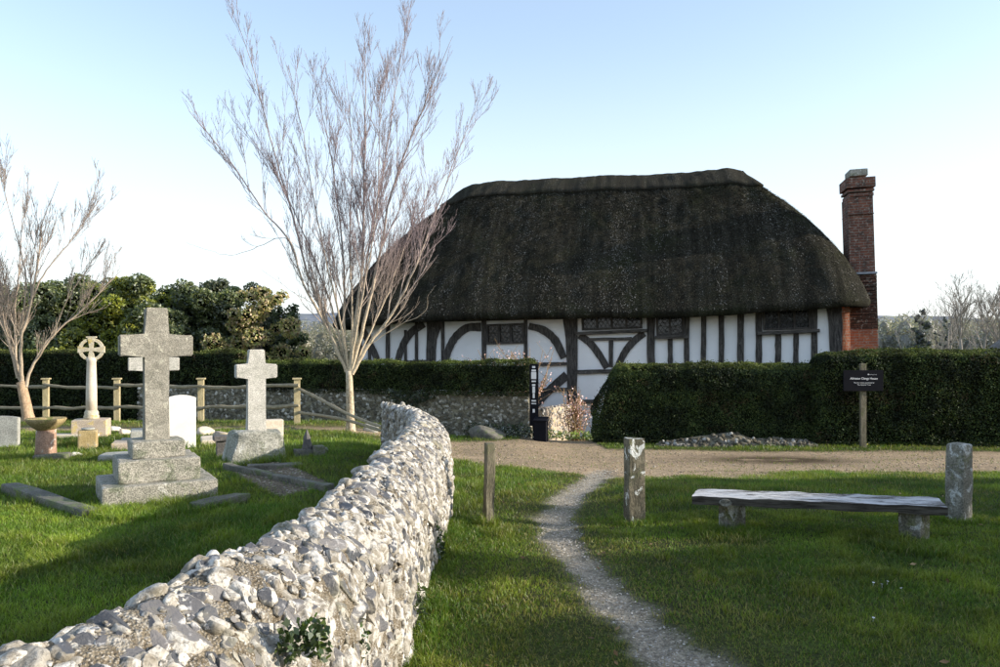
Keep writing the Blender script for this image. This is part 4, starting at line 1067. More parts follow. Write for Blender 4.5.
# its kerbs
def kerb(label, a, b, w, h, mat='slab', grp=None):
    A = on(*a); B = on(*b); v = B - A; L = math.hypot(v.x, v.y)
    mb = MB(); mb.box((0, 0, h / 2 - .04), (L, w, h + .08), bevel=.018); mb.noise(.008, 9, 3)
    o = mb.build('kerb_stone', MT[mat]); o.location = ((A.x + B.x) / 2, (A.y + B.y) / 2, T((A.x + B.x) / 2, (A.y + B.y) / 2)); o.rotation_euler = (R(rng.normal() * 1.5), R(rng.normal() * 1), math.atan2(v.y, v.x))
    tag(o, label, 'kerb stone', grp)
kerb('long half sunk kerb stone in the grass left of the large granite cross', (10, 492), (92, 518), .17, .085)
kerb('kerb stone protruding from the right foot of the large stepped plinth', (196, 512), (243, 500), .2, .08)
kerb('mossy kerb stone along the back edge of the gravel grave bed', (226, 470), (272, 477), .1, .06)
kerb('short kerb stone in front of the boulder base of the second cross', (247, 472), (302, 464), .17, .05)
kerb('kerb stone along the right edge of the gravel grave bed', (272, 478), (330, 492), .12, .06)
# gravel of the bed
def gravel(name, label, n, sampler, smin, smax, cols, seed):
    r = np.random.default_rng(seed); V0, F0 = ICO[1]; Vs, Fs, Cs = [], [], []
    xy = sampler(r, n); n = len(xy)
    z = tz(xy[:, 0], xy[:, 1])
    for i in range(n):
        s = r.uniform(smin, smax) * np.array([1, r.uniform(.6, 1), r.uniform(.35, .6)])
        Vs.append((V0 * s * (1 + r.normal(size=(len(V0), 1)) * .18)) @ rot_z(r.uniform(0, 6)).T + [xy[i, 0], xy[i, 1], z[i] - .008]); Fs.append(F0 + i * len(V0)); Cs.append(np.tile(np.array(cols[r.integers(len(cols))]) * r.uniform(.7, 1.2), (len(V0), 1)))
    o = np_mesh(name, np.concatenate(Vs), [np.concatenate(Fs)], MT['straw'], None, np.concatenate(Cs)); tag(o, label, 'gravel', kind='stuff')
def s_bed(r, n):
    P = np.array(BED); lo, hi = P.min(0), P.max(0); q = r.uniform(lo, hi, (n * 3, 2)); return q[bed_m(q[:, 0], q[:, 1]) > .5][:n]
def s_trail(r, n):
    t = r.uniform(0, len(TRAIL) - 1.001, n * 2); i = t.astype(int); f = (t - i)[:, None]; q = TRAIL[i] * (1 - f) + TRAIL[i + 1] * f + r.normal(size=(n * 2, 2)) * .13
    return q[(trail_m(q[:, 0], q[:, 1]) > .25) & (q[:, 1] > 2.5)][:n]
def s_road(r, n):
    q = np.column_stack([r.uniform(-3, 9, n * 2), r.uniform(10, 16, n * 2)]); q = q[np.hypot((q[:, 0] - 4.9) / 1.6, (q[:, 1] - 13.7) / 1.1) > 1]; return q[road_m(q[:, 0], q[:, 1]) > .4][:n]
gravel('gravel', 'brown gravel filling the kerbed grave bed', 2200, s_bed, .012, .03, [(.22, .18, .125), (.16, .13, .09), (.3, .27, .22)], 71)
gravel('path_gravel', 'loose pale stones on the narrow worn footpath', 3600, s_trail, .003, .009, [(.34, .315, .27), (.42, .39, .34), (.25, .23, .19), (.52, .5, .46)], 72)
gravel('lane_gravel', 'loose tan stones on the broad lane', 1600, s_road, .006, .022, [(.36, .285, .195), (.28, .22, .15), (.46, .38, .28)], 73)

# 2 cross standing behind the large one
def small_cross(px, pyb, pyt, pyarm, warm_px, w_px, label, mat, rz, base_top=None, name='stone_cross'):
    p = on(px, pyb); D = p.y; k = D / F
    root = empty(name, p, rz); tag(root, label, 'grave cross')
    z = lambda py: EYE - (py - HZ) * k - p.z
    return root, z, k
root, z, k = small_cross(154, 442, 330, 364, 43, 12, 'smaller pale stone cross half hidden behind the large granite cross', 'pale_granite', R(24))
mb = MB(); cross_shape(mb, .1, z(334), 13 * k, .12, 47 * k, z(364), 13 * k, .9); mb.build('cross', MT['pale_granite'], root)
for z0, z1, w in ((-.1, z(439), 60 * k), (z(439) - .001, z(429), 42 * k)):
    mb = MB(); mb.box((0, 0, (z0 + z1) / 2), (w, w * .8, z1 - z0), bevel=.015); mb.build('plinth_step', MT['grey_stone'], root)
# 3 white headstone
p = on(181, 448); k = p.y / F
root = None
z = lambda py: EYE - (py - HZ) * k - p.z
mb = MB(); w = 27.5 * k; h = z(395)
P = [(-w / 2, -.1), (w / 2, -.1)] + [(w / 2 - .0 - w * t, h - .045 * (2 * t - 1) ** 2) for t in np.linspace(0, 1, 14)]
mb.prism(P, -.045, .045); bmesh.ops.bevel(mb.bm, geom=mb.bm.edges[:], offset=.004, segments=1, affect='EDGES')
o = mb.build('headstone', MT['white_stone']); o.location = p; o.rotation_euler = (0, 0, R(26)); tag(o, 'bright white headstone with gently curved top beside the large granite cross', 'headstone')
# 4 cross on boulder
p = on(256, 463); D = p.y + .3; p = Vector(((256 - 500) / F * D, D, T((256 - 500) / F * D, D))); k = D / F
z = lambda py: EYE - (py - HZ) * k - p.z
root = empty('boulder_cross', p, R(27)); tag(root, 'pale granite cross set in a grey boulder base', 'grave cross')
mb = MB(); cross_shape(mb, z(436), z(349.5), 19 * k, .15, 40 * k, z(371), 13.5 * k, .8); mb.build('cross', MT['pale_granite'], root)
zb = z(430); w = 62 * k
mb = MB(); mb.box((0, 0, zb / 2 - .05), (w, w * .72, zb + .1), taper=.72, bevel=.05, seg=3); mb.noise(.03, 5, 4); mb.noise(.014, 13); mb.build('boulder_base', MT['boulder'], root, True)
p = on(253, 443); k = p.y / F
mb = MB(); mb.box((0, 0, .14), (32 * k, .25, .36), bevel=.015); o = mb.build('plinth_block', MT['cream_stone']); o.location = p + Vector((0, .8, 0)); o.rotation_euler = (0, 0, R(24)); tag(o, 'low pale stone block showing behind the boulder base', 'stone block')
# 5 wheel cross
p = on(91, 437); D = p.y + .15; p = Vector(((91.5 - 500) / F * D, D, T((91.5 - 500) / F * D, D))); k = D / F
z = lambda py: EYE - (py - HZ) * k - p.z
root = empty('wheel_cross', p, R(17)); tag(root, 'slender cream column topped by a ringed cross with golden lichen', 'grave cross')
mb = MB(); mb.box((0, 0, z(419) / 2 - .05), (31 * k, 27 * k, z(419) + .1), bevel=.012); mb.noise(.004, 12, 2); mb.build('pedestal', MT['pink_stone'], root)
mb = MB(); zz = z(419)
mb.lathe([(7 * k, zz), (7.2 * k, zz + .05), (6.4 * k, zz + .08), (6.6 * k, zz + .12), (5.5 * k, zz + .16)], n=24); mb.build('column_base', MT['lichen_gold'], root, True)
mb = MB(); mb.lathe([(5.2 * k, zz + .15), (5.0 * k, z(390)), (4.2 * k, z(362)), (4.6 * k, z(361)), (4.7 * k, z(358.5)), (3.6 * k, z(357.5))], n=24); mb.build('column', MT['cream_stone'], root, True)
mb = MB(); cz = z(349.5); ro, ri = 11.5 * k, 8.6 * k; n = 40; rings = []
for y_ in (-.035, .035):
    rings.append([[mb.bm.verts.new((rr * math.cos(a), y_, cz + rr * math.sin(a))) for a in np.linspace(0, 2 * math.pi, n, endpoint=False)] for rr in (ro, ri)])
for q in range(n):
    q1 = (q + 1) % n; f, b = rings
    for vs in ((f[0][q], f[0][q1], f[1][q1], f[1][q]), (b[0][q], b[1][q], b[1][q1], b[0][q1]), (f[0][q], b[0][q], b[0][q1], f[0][q1]), (f[1][q], f[1][q1], b[1][q1], b[1][q])): mb.bm.faces.new(vs)
arm = [(-1.5, 1.5), (-3.2, 12), (3.2, 12), (1.5, 1.5), (12, 3.2), (12, -3.2), (1.5, -1.5), (3.2, -9), (-3.2, -9), (-1.5, -1.5), (-12, -3.2), (-12, 3.2)]
mb.prism([(a * k, cz + b * k) for a, b in arm], -.045, .045)
mb.box((0, 0, cz + 12.4 * k), (9 * k, .1, .025))
mb.build('wheel_head', MT['lichen_gold'], root)
# 6 stone bowl on pedestal
p = on(46, 459); D = p.y; k = D / F; z = lambda py: EYE - (py - HZ) * k - p.z
root = empty('stone_birdbath', p); tag(root, 'shallow mossy stone bowl on a red brown pedestal', 'birdbath')
mb = MB(); r_ = 18.5 * k; zt = z(418.5); zb = z(430.5)
mb.lathe([(.01, zb), (7 * k, zb), (12 * k, zb + .05), (r_ * .93, zt - .05), (r_, zt - .01), (r_ * .97, zt + .005), (r_ * .84, zt - .01), (r_ * .5, zt - .06), (.01, zt - .07)], n=28); mb.noise(.007, 18); mb.build('bowl', MT['moss_bowl'], root, True)
mb = MB(); mb.lathe([(10.2 * k, .04), (9.6 * k, z(450)), (8.8 * k, zb + .01)], n=24); mb.noise(.006, 12); mb.build('pedestal', MT['red_stone'], root, True)
mb = MB(); mb.box((.1, -.02, .02), (30 * k, 22 * k, .13), (0, 0, R(15)), bevel=.03); mb.noise(.012, 11, 2); mb.build('foot_slab', MT['slab'], root)
# 7 orange stone with dish
p = on(88, 449); k = p.y / F
root = empty('lichened_stone', p, R(20)); tag(root, 'small orange lichen covered stone with a pale top before the wheel cross', 'stone block')
mb = MB(); mb.box((0, 0, .12), (17 * k, .2, .36), bevel=.02); mb.noise(.006, 12, 2); mb.build('block', MT['orange'], root)
mb = MB(); mb.lathe([(.01, .3), (.09, .302), (.10, .33), (.08, .335), (.01, .325)], n=18); mb.build('dish', MT['grey_stone'], root, True)
# 8 grey headstone at edge
p = on(3, 447); k = p.y / F
mb = MB(); P = [(-.3, -.1), (.3, -.1)] + [(.3 - .6 * t, 31 * k - .03 * (2 * t - 1) ** 2) for t in np.linspace(0, 1, 10)]
mb.prism(P, -.06, .06); bmesh.ops.bevel(mb.bm, geom=mb.bm.edges[:], offset=.008, segments=2, affect='EDGES'); o = mb.build('headstone', MT['grey_stone']); o.location = p + Vector((-.08, 0, 0)); o.rotation_euler = (R(-3), 0, R(12)); tag(o, 'weathered grey headstone at the left edge near the stone bowl', 'headstone')
# flat tablets, ledger stones and small pieces
def slab(name, label, px, py, wpx, dep, h, mat, rz, cat='stone slab', dz=0):
    p = on(px, py); k = p.y / F; mb = MB(); mb.box((0, 0, h / 2 - .03), (wpx * k, dep, h + .06), bevel=min(.015, h * .3)); mb.noise(.005, 10, 2)
    o = mb.build(name, MT[mat]); o.location = p + Vector((0, dep / 2, dz)); o.rotation_euler = (0, 0, R(rz)); tag(o, label, cat); return o
slab('flat_tablet', 'flat grey tablet lying in the grass left of the stepped plinth', 107, 461, 26, .45, .07, 'grey_stone', 15)
slab('ledger_stone', 'long low ledger stone behind the flat grey tablet', 124, 450, 34, .5, .11, 'pink_stone', 20)
slab('ledger_stone', 'pale flat grave ledger behind the white headstone', 214, 445, 42, .8, .08, 'cream_stone', 22)
slab('ledger_stone', 'thin pale ledger in the grass behind the stone bowl', 70, 438, 48, .3, .06, 'cream_stone', 14)
p = on(221, 457); k = p.y / F
root = empty('stone_stand', p, R(25)); tag(root, 'small dark stone stand with an overhanging top beside the boulder base', 'stone stand')
mb = MB(); mb.box((0, 0, .10), (9 * k, .12, .28), bevel=.01); mb.build('pillar', MT['dark_stone'], root)
mb = MB(); mb.box((0, 0, .27), (15 * k, .22, .07), bevel=.012); mb.build('top', MT['dark_stone'], root)
p = on(307, 455); k = p.y / F
root = empty('small_obelisk', p, R(20)); tag(root, 'small dark pointed stone rising from a low kerb right of the boulder base', 'obelisk')
mb = MB(); mb.lathe([(6 * k, .05), (4.6 * k, .16), (3.2 * k, .24), (1.2 * k, .31), (.01, .33)], n=7); mb.noise(.006, 25); mb.build('pointed_stone', MT['dark_stone'], root)
mb = MB(); mb.box((.05, 0, .02), (34 * k, .18, .12), bevel=.015); mb.box((.14, -.1, .06), (11 * k, .2, .15), bevel=.02); mb.noise(.006, 12, 2); mb.build('kerb', MT['slab'], root)
def rock(name, label, px, py, s, mat, seed, cat='stone', grp=None, sink=.3):
    p = on(px, py) if not isinstance(py, tuple) else Vector((at(px, 400, py[0]).x, py[0], T(at(px, 400, py[0]).x, py[0]))); r = np.random.default_rng(seed); P, Fc, fr = proto(3, r, .14, 2)
    V = P * np.array(s); o = np_mesh(name, V, [Fc], MT[mat], None, None, True); o.location = p + Vector((0, 0, s[2] * sink)); o.rotation_euler = (0, 0, r.uniform(-.3, .3)); tag(o, label, cat, grp)
rock('white_stone', 'small white stone in the grass right of the wheel cross', 114, 432, (.11, .09, .11), 'white_stone', 81)
rock('pale_stone', 'small buff stone left of the hidden cross plinth', 125, 434, (.09, .08, .10), 'cream_stone', 82)
rock('white_stone', 'rounded pale stone on the grave behind the white headstone', 206, 435, (.16, .12, .13), 'cream_stone', 83)
rock('pale_stone', 'pale stone by the back of the ledger left of the boulder base', 222, 436, (.16, .1, .08), 'pink_stone', 84)
rock('flat_stone', 'white flat stone beside the foot of the stone bowl', 73, 456, (.11, .08, .05), 'white_stone', 85)
rock('mossy_boulder', 'long mossy boulder lying in front of the flint wall left of the gate', 488, (17.15,), (.44, .24, .24), 'slab', 86)
rock('wedge_stone', 'grey wedge of stone leaning by the bare tree trunk', 371, 431, (.15, .1, .16), 'grey_stone', 87)

# ------------------------------------------------------------------ fence
def build_fence():
    posts = [(-45, 420, 20.2), (46, 416.5, 19.2), (117, 421, 18.4), (201, 423.5, 17.7), (297, 424.5, 17.0)]
    b0 = at(201, 420, 17.7)
    root = empty('rail_fence', (b0.x, b0.y, T(b0.x, b0.y))); tag(root, 'post and split rail wooden fence with its last rails fallen to the ground', 'fence')
    o0 = np.array(root.location); tops = []
    for px, py, d in posts:
        q = at(px, py, d); zb = q.z - .15; zt = at(px, 379.5, d).z
        mb = MB(); mb.box(Vector((q.x, q.y, (zb + zt) / 2)) - Vector(o0), (.13, .11, zt - zb), (0, 0, R(12)), bevel=.006)
        po = mb.build('post', MT['fence'], root)
        mb = MB(); mb.box(Vector((q.x, q.y, zt + .018)) - Vector(o0), (.19, .17, .035), (0, 0, R(12)), bevel=.006); mb.build('post_cap', MT['fence'], po)
        tops.append((q.x, q.y, d))
    r = np.random.default_rng(6)
    for py in (386, 407.5):
        for (px0, _, d0), (px1, _, d1) in zip(posts[:-1], posts[1:]):
            a = np.array(at(px0, py + r.normal() * .8, d0 - .07)); b = np.array(at(px1, py + r.normal() * .8, d1 - .07))
            P = np.array([a + (b - a) * t for t in np.linspace(-.02, 1.02, 14)]); P[:, 2] += (vnoise(np.linspace(0, 5, 14), np.zeros(14) + py + px0, 4) - .5) * .09
            mb = MB(); mb.tube(P - o0, .038 + r.uniform(-.009, .009, 14), 7); mb.build('rail', MT['rail'], root)
    for path in ([(299, 389, 16.95), (312, 395, 16.6), (330, 404.5, 15.6), (345, 412.5, 15.0), (370, 423, 14.2), (394, 430, 13.5)], [(299, 412.5, 16.95), (325, 416, 16.2), (348, 420.5, 15.2), (376, 429, 14.0), (386, 431.5, 13.6)]):
        P = curve_pts([np.array(at(*q)) for q in path], 4); mb = MB(); mb.tube(P - o0, np.linspace(.034, .027, len(P)) + r.uniform(-.005, .005, len(P)), 7); mb.build('rail', MT['rail'], root)
build_fence()

# ------------------------------------------------------------------ the green: posts, bench, sign
def post(label, px, pyb, pyt, wpx, mat, rz, chamfer, d=None, dome=False):
    p = on(px, pyb) ; k = p.y / F; h = (EYE - (pyt - HZ) * k) - p.z; w = wpx * k
    mb = MB(); mb.box((0, 0, h / 2 - .1), (w, w * .92, h + .2), (0, 0, 0), taper=.95, bevel=w * chamfer, seg=2 if not dome else 3); mb.noise(.004, 10, 4); mb.noise(.003, 31)
    o = mb.build('bollard_post', MT[mat]); o.location = p; o.rotation_euler = (R(rng.normal() * .6), R(rng.normal() * .6), R(rz)); tag(o, label, 'post'); return o, h, p
post('thin weathered square wooden post in the grass right of the flint wall', 488.5, 524, 443, 9.5, 'post_wood', 24, .06)
o_, h_, p_ = post('thick square post with white lichen patches beside the worn footpath', 634.5, 523, 438.5, 17, 'lichen_post', 12, .04)
post('stout grey stone post with rounded top at the right end of the bench', 958.5, 521, 443, 20.5, 'lichen_stone', 30, .2, dome=True)
# bench
p0 = on(732, 534); d0, d1 = 6.72, 6.15
zt = T(2.4, 6.5) + .305
def bz(px, d): return Vector(((px - 500) / F * d, d, zt))
FL, FR, BL, BR = bz(692, 6.62), bz(948, 6.2), bz(698, 6.98), bz(937, 6.6)
c = (FL + FR + BL + BR) / 4
root = empty('bench', (c.x, c.y, T(c.x, c.y)), math.atan2(FR.y - FL.y, FR.x - FL.x)); tag(root, 'low rustic bench of one weathered plank on two stone blocks', 'bench')
RI = (Matrix.Translation(root.location) @ Euler(root.rotation_euler).to_matrix().to_4x4()).inverted()
mb = MB(); L = [RI @ v for v in (FL, FR, BR, BL)]; n = 26; th = .068
top = [[mb.bm.verts.new(((L[0] * (1 - t) + L[1] * t) * (1 - s) + (L[3] * (1 - t) + L[2] * t) * s) + Vector((0, .005 * math.sin(t * 17 + s), .003 * math.sin(t * 23 + s * 5) - .006 * (t - .5)))) for t in np.linspace(0, 1, n)] for s in np.linspace(0, 1, 7)]
bot = [[mb.bm.verts.new(v.co + Vector((0, .01 * (1 - s / 3), -th - .008 * math.sin(i * .9)))) for i, v in enumerate(rw)] for s, rw in enumerate(top)]
for s in range(6):
    for i in range(n - 1):
        mb.bm.faces.new((top[s][i], top[s][i + 1], top[s + 1][i + 1], top[s + 1][i])); mb.bm.faces.new((bot[s][i], bot[s + 1][i], bot[s + 1][i + 1], bot[s][i + 1]))
for i in range(n - 1):
    mb.bm.faces.new((top[0][i], bot[0][i], bot[0][i + 1], top[0][i + 1])); mb.bm.faces.new((top[6][i], top[6][i + 1], bot[6][i + 1], bot[6][i]))
for s in range(6):
    mb.bm.faces.new((top[s][0], top[s + 1][0], bot[s + 1][0], bot[s][0])); mb.bm.faces.new((top[s][-1], bot[s][-1], bot[s + 1][-1], top[s + 1][-1]))
be = [e for e in mb.bm.edges if len(e.link_faces) == 2 and e.calc_face_angle(0) > .8]
bmesh.ops.bevel(mb.bm, geom=be, offset=.01, segments=2, affect='EDGES')
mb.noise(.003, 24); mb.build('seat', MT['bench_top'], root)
for px, d, w in ((732, 6.80, .175), (914, 6.40, .19)):
    x = (px - 500) / F * d; q = RI @ Vector((x, d, 0)); zg = T(x, d) - root.location.z
    ztop = (RI @ Vector((x, d, zt))).z - th - .004
    mb = MB(); mb.box((q.x, q.y, (zg - .12 + ztop) / 2), (w, w * .9, ztop - zg + .12), (0, 0, R(52)), bevel=.012); mb.noise(.004, 15, 3); mb.build('leg', MT['lichen_stone'], root)
# a round token let into the plank edge
v = RI @ Vector(((725 - 500) / F * 6.55, 6.53, zt - .042)); mb = MB(); mb.lathe([(.052, 0), (.052, .012), (.044, .016), (.01, .014)], n=24)
o = mb.build('plaque', MT['lichen_stone'], root); o.location = (v.x, (RI @ FL).y + .006, v.z); o.rotation_euler = (R(90), 0, 0); o.scale = (1, .62, 1); o['label'] = 'oval pale plaque on the front edge of the plank'

# sign board
DS = 16.1
p = at(863.5, 441, DS); zg = T(p.x, DS)
root = empty('sign_board', (p.x, DS, zg)); tag(root, 'black notice board with white lettering on a wooden post before the hedge', 'sign')
z = lambda py: EYE - (py - HZ) / F * DS - zg
mb = MB(); mb.box((0, .03, (z(363.5) - .1) / 2), (.12, .07, z(363.5) + .1), bevel=.008); mb.build('post', MT['post_wood'], root)
bw = 39.5 / F * DS; zc = (z(370.2) + z(391)) / 2; bh = z(370.2) - z(391); bx_ = (862.6 - 863.5) / F * DS
mb = MB(); mb.box((bx_, -.025, zc), (bw, .03, bh), bevel=.004); board = mb.build('board', MT['black'], root)
def text(s, size, x, z_, parent, name='lettering', align='CENTER', off=.0, y=-.0425):
    cu = bpy.data.curves.new('lettering_text', 'FONT'); cu.body = s; cu.size = size; cu.align_x = align; cu.extrude = .0006; cu.offset = off
    to = bpy.data.objects.new('lettering_text', cu); COL.objects.link(to); bpy.context.view_layer.update()
    me = bpy.data.meshes.new_from_object(to.evaluated_get(bpy.context.evaluated_depsgraph_get())); bpy.data.objects.remove(to)
    me.materials.clear(); me.materials.append(MT['white_paint'])
    o = bpy.data.objects.new(name, me); COL.objects.link(o); o.parent = parent; o.location = (x, y, z_); o.rotation_euler = (R(90), 0, 0); return o
tx = lambda px: (px - 863.5) / F * DS
tt = text('Alfriston Clergy House', .072, tx(862.9), z(379.4), board, off=.001)
wgoal = 27.5 / F * DS; ws = max(v.co.x for v in tt.data.vertices) - min(v.co.x for v in tt.data.vertices); tt.scale = (wgoal / ws,) * 2 + (1,)
t2 = text('The first house purchased by', .034, tx(863), z(383.2), board); ws = max(v.co.x for v in t2.data.vertices) - min(v.co.x for v in t2.data.vertices); t2.scale = (20.5 / F * DS / ws,) * 2 + (1,)
t3 = text('The National Trust', .034, tx(863), z(385.3), board); t3.scale = t2.scale
t4 = text('The National Trust', .026, tx(872), z(374.8), board); ws = max(v.co.x for v in t4.data.vertices) - min(v.co.x for v in t4.data.vertices); t4.scale = (7.8 / F * DS / ws,) * 2 + (1,)
mb = MB(); mb.lathe([(.010, 0), (.014, .0008), (.004, .001)], n=9); o = mb.build('emblem', MT['white_paint'], board); o.location = (tx(867.4), -.0415, z(374.4)); o.rotation_euler = (R(90), 0, 0)

# narrow notice at the gate and black box
DN = 17.35; p = at(534, 428, DN); zg = T(p.x, DN)
root = empty('gate_notice', (p.x, DN, zg), R(-18)); tag(root, 'tall narrow black notice with white print at the hedge end by the gate', 'sign')
z = lambda py: EYE - (py - HZ) / F * DN - zg
mb = MB(); mb.box((0, 0, (z(364) + z(426)) / 2), (.2, .04, z(364) - z(426)), bevel=.005); mb.box((0, .02, z(426) / 2 - .05), (.06, .05, z(426) + .1)); nb_ = mb.build('panel', MT['black'], root)
r = np.random.default_rng(3)
mb = MB()
for (ya, yb, w) in [(366, 368, .07), (369.5, 371.5, .10), (372, 379, .115), (380.5, 382, .10), (384, 386, .075), (386.5, 393, .06), (393.5, 398, .045), (400, 401.5, .1), (403, 404, .11), (409, 412.5, .05)]:
    mb.box((0, -.0215, (z(ya) + z(yb)) / 2), (w, .003, z(ya) - z(yb)))
mb.build('lettering', MT['white_paint'], nb_)
DX = 17.1; p = at(541, 437, DX); zg = T(p.x, DX)
root = empty('black_box', (p.x, DX, zg), R(-14)); tag(root, 'small black box with a sloping lid beside the gate opening', 'box')
z = lambda py: EYE - (py - HZ) / F * DX - zg
mb = MB(); h = z(420); mb.box((0, 0, h / 2 - .03), (.27, .24, h + .06), bevel=.01); mb.build('body', MT['black'], root)
mb = MB(); mb.box((0, -.01, h + .02), (.31, .29, .03), (R(12), 0, 0), bevel=.008); mb.build('lid', MT['black'], root)

# flint footing along the hedge
def footing():
    r = np.random.default_rng(91); A = at(655, 436, 16.55); B = at(828, 438, 16.4)
    root = empty('flint_footing', ((A.x + B.x) / 2, 16.5, T((A.x + B.x) / 2, 16.5))); tag(root, 'low crumbling heap of flints at the foot of the clipped hedge', 'stone heap')
    o0 = np.array(root.location); st = Stones()
    for _ in range(300):
        t = r.uniform(0, 1); x = A.x + (B.x - A.x) * t; hmax = .27 * (math.sin(math.pi * min(1, t * 1.05)) ** .5) * (.6 + .6 * float(vnoise(x * 2, 3.0)))
        v = r.uniform(0, 1); y = 16.25 + .45 * v + .1 * r.normal() * .3; zz = T(x, y) + hmax * v
        s = r.uniform(.025, .065); st.add(np.array([x, y, zz - .03]) - o0, (r.normal() * .3, -.8, .7), (1, 0, 0), (s, s * .75, s * .6), 2, .4, None, r)
    n = 40; V, Fq = [], []
    for i in range(n):
        t = i / (n - 1); x = A.x + (B.x - A.x) * t; hmax = .27 * (max(0, math.sin(math.pi * t)) ** .5) * (.6 + .6 * float(vnoise(x * 2, 3.0)))
        for v in np.linspace(-.1, 1.4, 6): V.append(np.array([x, 16.25 + .45 * v, T(x, 16.3) - .05 + hmax * min(max(v, 0), 1)]) - o0)
    for i in range(n - 1):
        for j in range(5): q = i * 6 + j; Fq.append([q, q + 6, q + 7, q + 1])
    np_mesh('earth_bank', V, [np.array(Fq)], MT['mortar_far'], root, None, True)
    st.build('flints', MT['earthy_flint'], root)
footing()

# daisies and fallen leaves in the near grass
def daisy():
    mb = MB(); mb.lathe([(.002, 0), (.0015, .045)], n=5)
    for k in range(9):
        a = k * 2 * math.pi / 9; mb.box((.011 * math.cos(a), .011 * math.sin(a), .048), (.014, .006, .002), (0, 0, a))
    return mb.build('daisy', MT['white_paint'])
proto_d = None
for px, py in [(873, 588), (882, 590), (887, 587), (902, 594), (873, 624)]:
    q = on(px, py); o = daisy() if proto_d is None else proto_d.copy()
    if proto_d is None: proto_d = o
    else: COL.objects.link(o)
    o.location = q + Vector((0, 0, .015)); o.rotation_euler = (.2, .1, px); o.scale = (.45, .45, .5); tag(o, 'tiny white daisy in the shaded grass of the green', 'flower', 'daisies in the grass')

r = np.random.default_rng(93); n = 160
q = np.column_stack([r.uniform(-.3, 5.5, n), r.uniform(3.2, 11, n)]); q = q[np.abs(q[:, 0]) < .62 * q[:, 1]]
V, Fi = leaf_quads(np.column_stack([q, tz(q[:, 0], q[:, 1]) + .03]), np.tile([0, 0, 1.], (len(q), 1)), .04, r, 1.6, .6)
o = np_mesh('leaf_litter', V, [Fi], MT['straw'], None, np.repeat(tint(len(q), [(.16, .10, .05), (.24, .17, .09), (.11, .075, .04)], r), 4, 0)); tag(o, 'scattered brown fallen leaves on the grass of the green', 'leaf litter', kind='stuff')

# yellow flowers by the sign foot
p = at(850, 437, 16.1); p.z = T(p.x, p.y)
plant('primrose_clump', 'small clump of pale yellow flowers left of the sign post foot', p, [((0, 0, .1), (.1, .08, .14))], 500, .05, DKG + [(.45, .45, .1), (.6, .6, .3)], 45)
p = at(872, 437, 16.1); p.z = T(p.x, p.y)
plant('primrose_clump', 'small clump of pale yellow flowers right of the sign post foot', p, [((0, 0, .09), (.14, .08, .12))], 500, .05, DKG + [(.45, .45, .1), (.6, .6, .3)], 46)

# ------------------------------------------------------------------ distance
def hills():
    xs = np.linspace(-900, 900, 181); ys = np.linspace(260, 1100, 60); X, Y = np.meshgrid(xs, ys)
    ridge = 44 + 16 * (fbm(X / 210, Y / 400, 120) - .5) * 2 - 10 * np.exp(-((X / Y - .62) / .12) ** 2)
    Z = -9 + (ridge + 4) * smooth(300, 900, Y) + 4 * fbm(X / 60, Y / 60, 121)
    ny, nx = X.shape; i = (np.arange(ny - 1)[:, None] * nx + np.arange(nx - 1)[None]).ravel()
    g = G('haze_tinted_hill'); c = g.mix(g.ramp(g.noise(.014, 7, None, .65), .42, .58), (.19, .215, .26), (.26, .27, .28)); c = g.mix(g.ramp(g.noise(.10, 6), .42, .62), c, (.145, .165, .20)); c = g.mix(g.ramp(g.noise(.03, 5), .56, .64), c, (.30, .31, .24))  # distance haze painted in as pale bluish base colours
    m = g.bsdf(c, 1, None, 0)
    o = np_mesh('hills', np.stack([X, Y, Z], -1).reshape(-1, 3), [np.stack([i, i + 1, i + nx + 1, i + nx], 1)], m, None, None, True); o['kind'] = 'structure'
hills()
def woodland(name, label, x0, x1, y0, y1, n, h, cols, seed, leaf, per=70):
    r = np.random.default_rng(seed); lobes = []
    for _ in range(n):
        y = r.uniform(y0, y1); x = r.uniform(x0, x1) * y; hh = h(x / y, y) * r.uniform(.75, 1.1); s = r.uniform(2.0, 3.6) * (y / 130) ** .4
        zg = -4.8
        for q in range(3): lobes.append(((x + r.normal() * s * .5, y + r.normal() * s * .5, zg + max(0.5, hh - s) * (.35 + .32 * q)), (s * (1 - .15 * q), s * (1 - .15 * q), s * 1.15)))
    V, Fi, C = blob_leaves(lobes, per, leaf, cols, r, .35); C = C ** .5 * C.mean() ** .5
    cv, cf = core_blobs(lobes, .6); o0 = len(V); cc = np.tile(np.array(cols).mean(0) * .75, (len(cv), 1))
    o = np_mesh(name, np.concatenate([V, cv]), [Fi, cf + o0], MT['leaf'], None, np.concatenate([np.repeat(C, 4, 0), cc])); tag(o, label, 'woodland', kind='stuff')
GB = [(.33, .30, .27), (.38, .345, .31), (.29, .28, .25), (.34, .34, .27)]  # grey brown twigs, lightened to paint in haze
woodland('far_woodland', 'haze tinted grey brown winter woodland on the valley side right of the chimney', .45, .80, 170, 260, 170, lambda u, y: 12.5 + (y - 170) * .02, GB, 130, .75, 60)
woodland('valley_scrub', 'olive green scrub in front of the far woodland', .45, .85, 105, 135, 60, lambda u, y: 5.2, [(.19, .21, .14), (.24, .25, .17), (.16, .18, .12)], 131, .5, 90)
woodland('distant_trees', 'pale olive bare trees in the gap between the evergreens and the house', -.34, -.15, 75, 125, 90, lambda u, y: 8.4 + (y - 90) * .03, [(.25, .235, .14), (.31, .28, .18), (.21, .205, .11), (.28, .23, .15)], 132, .26, 260)

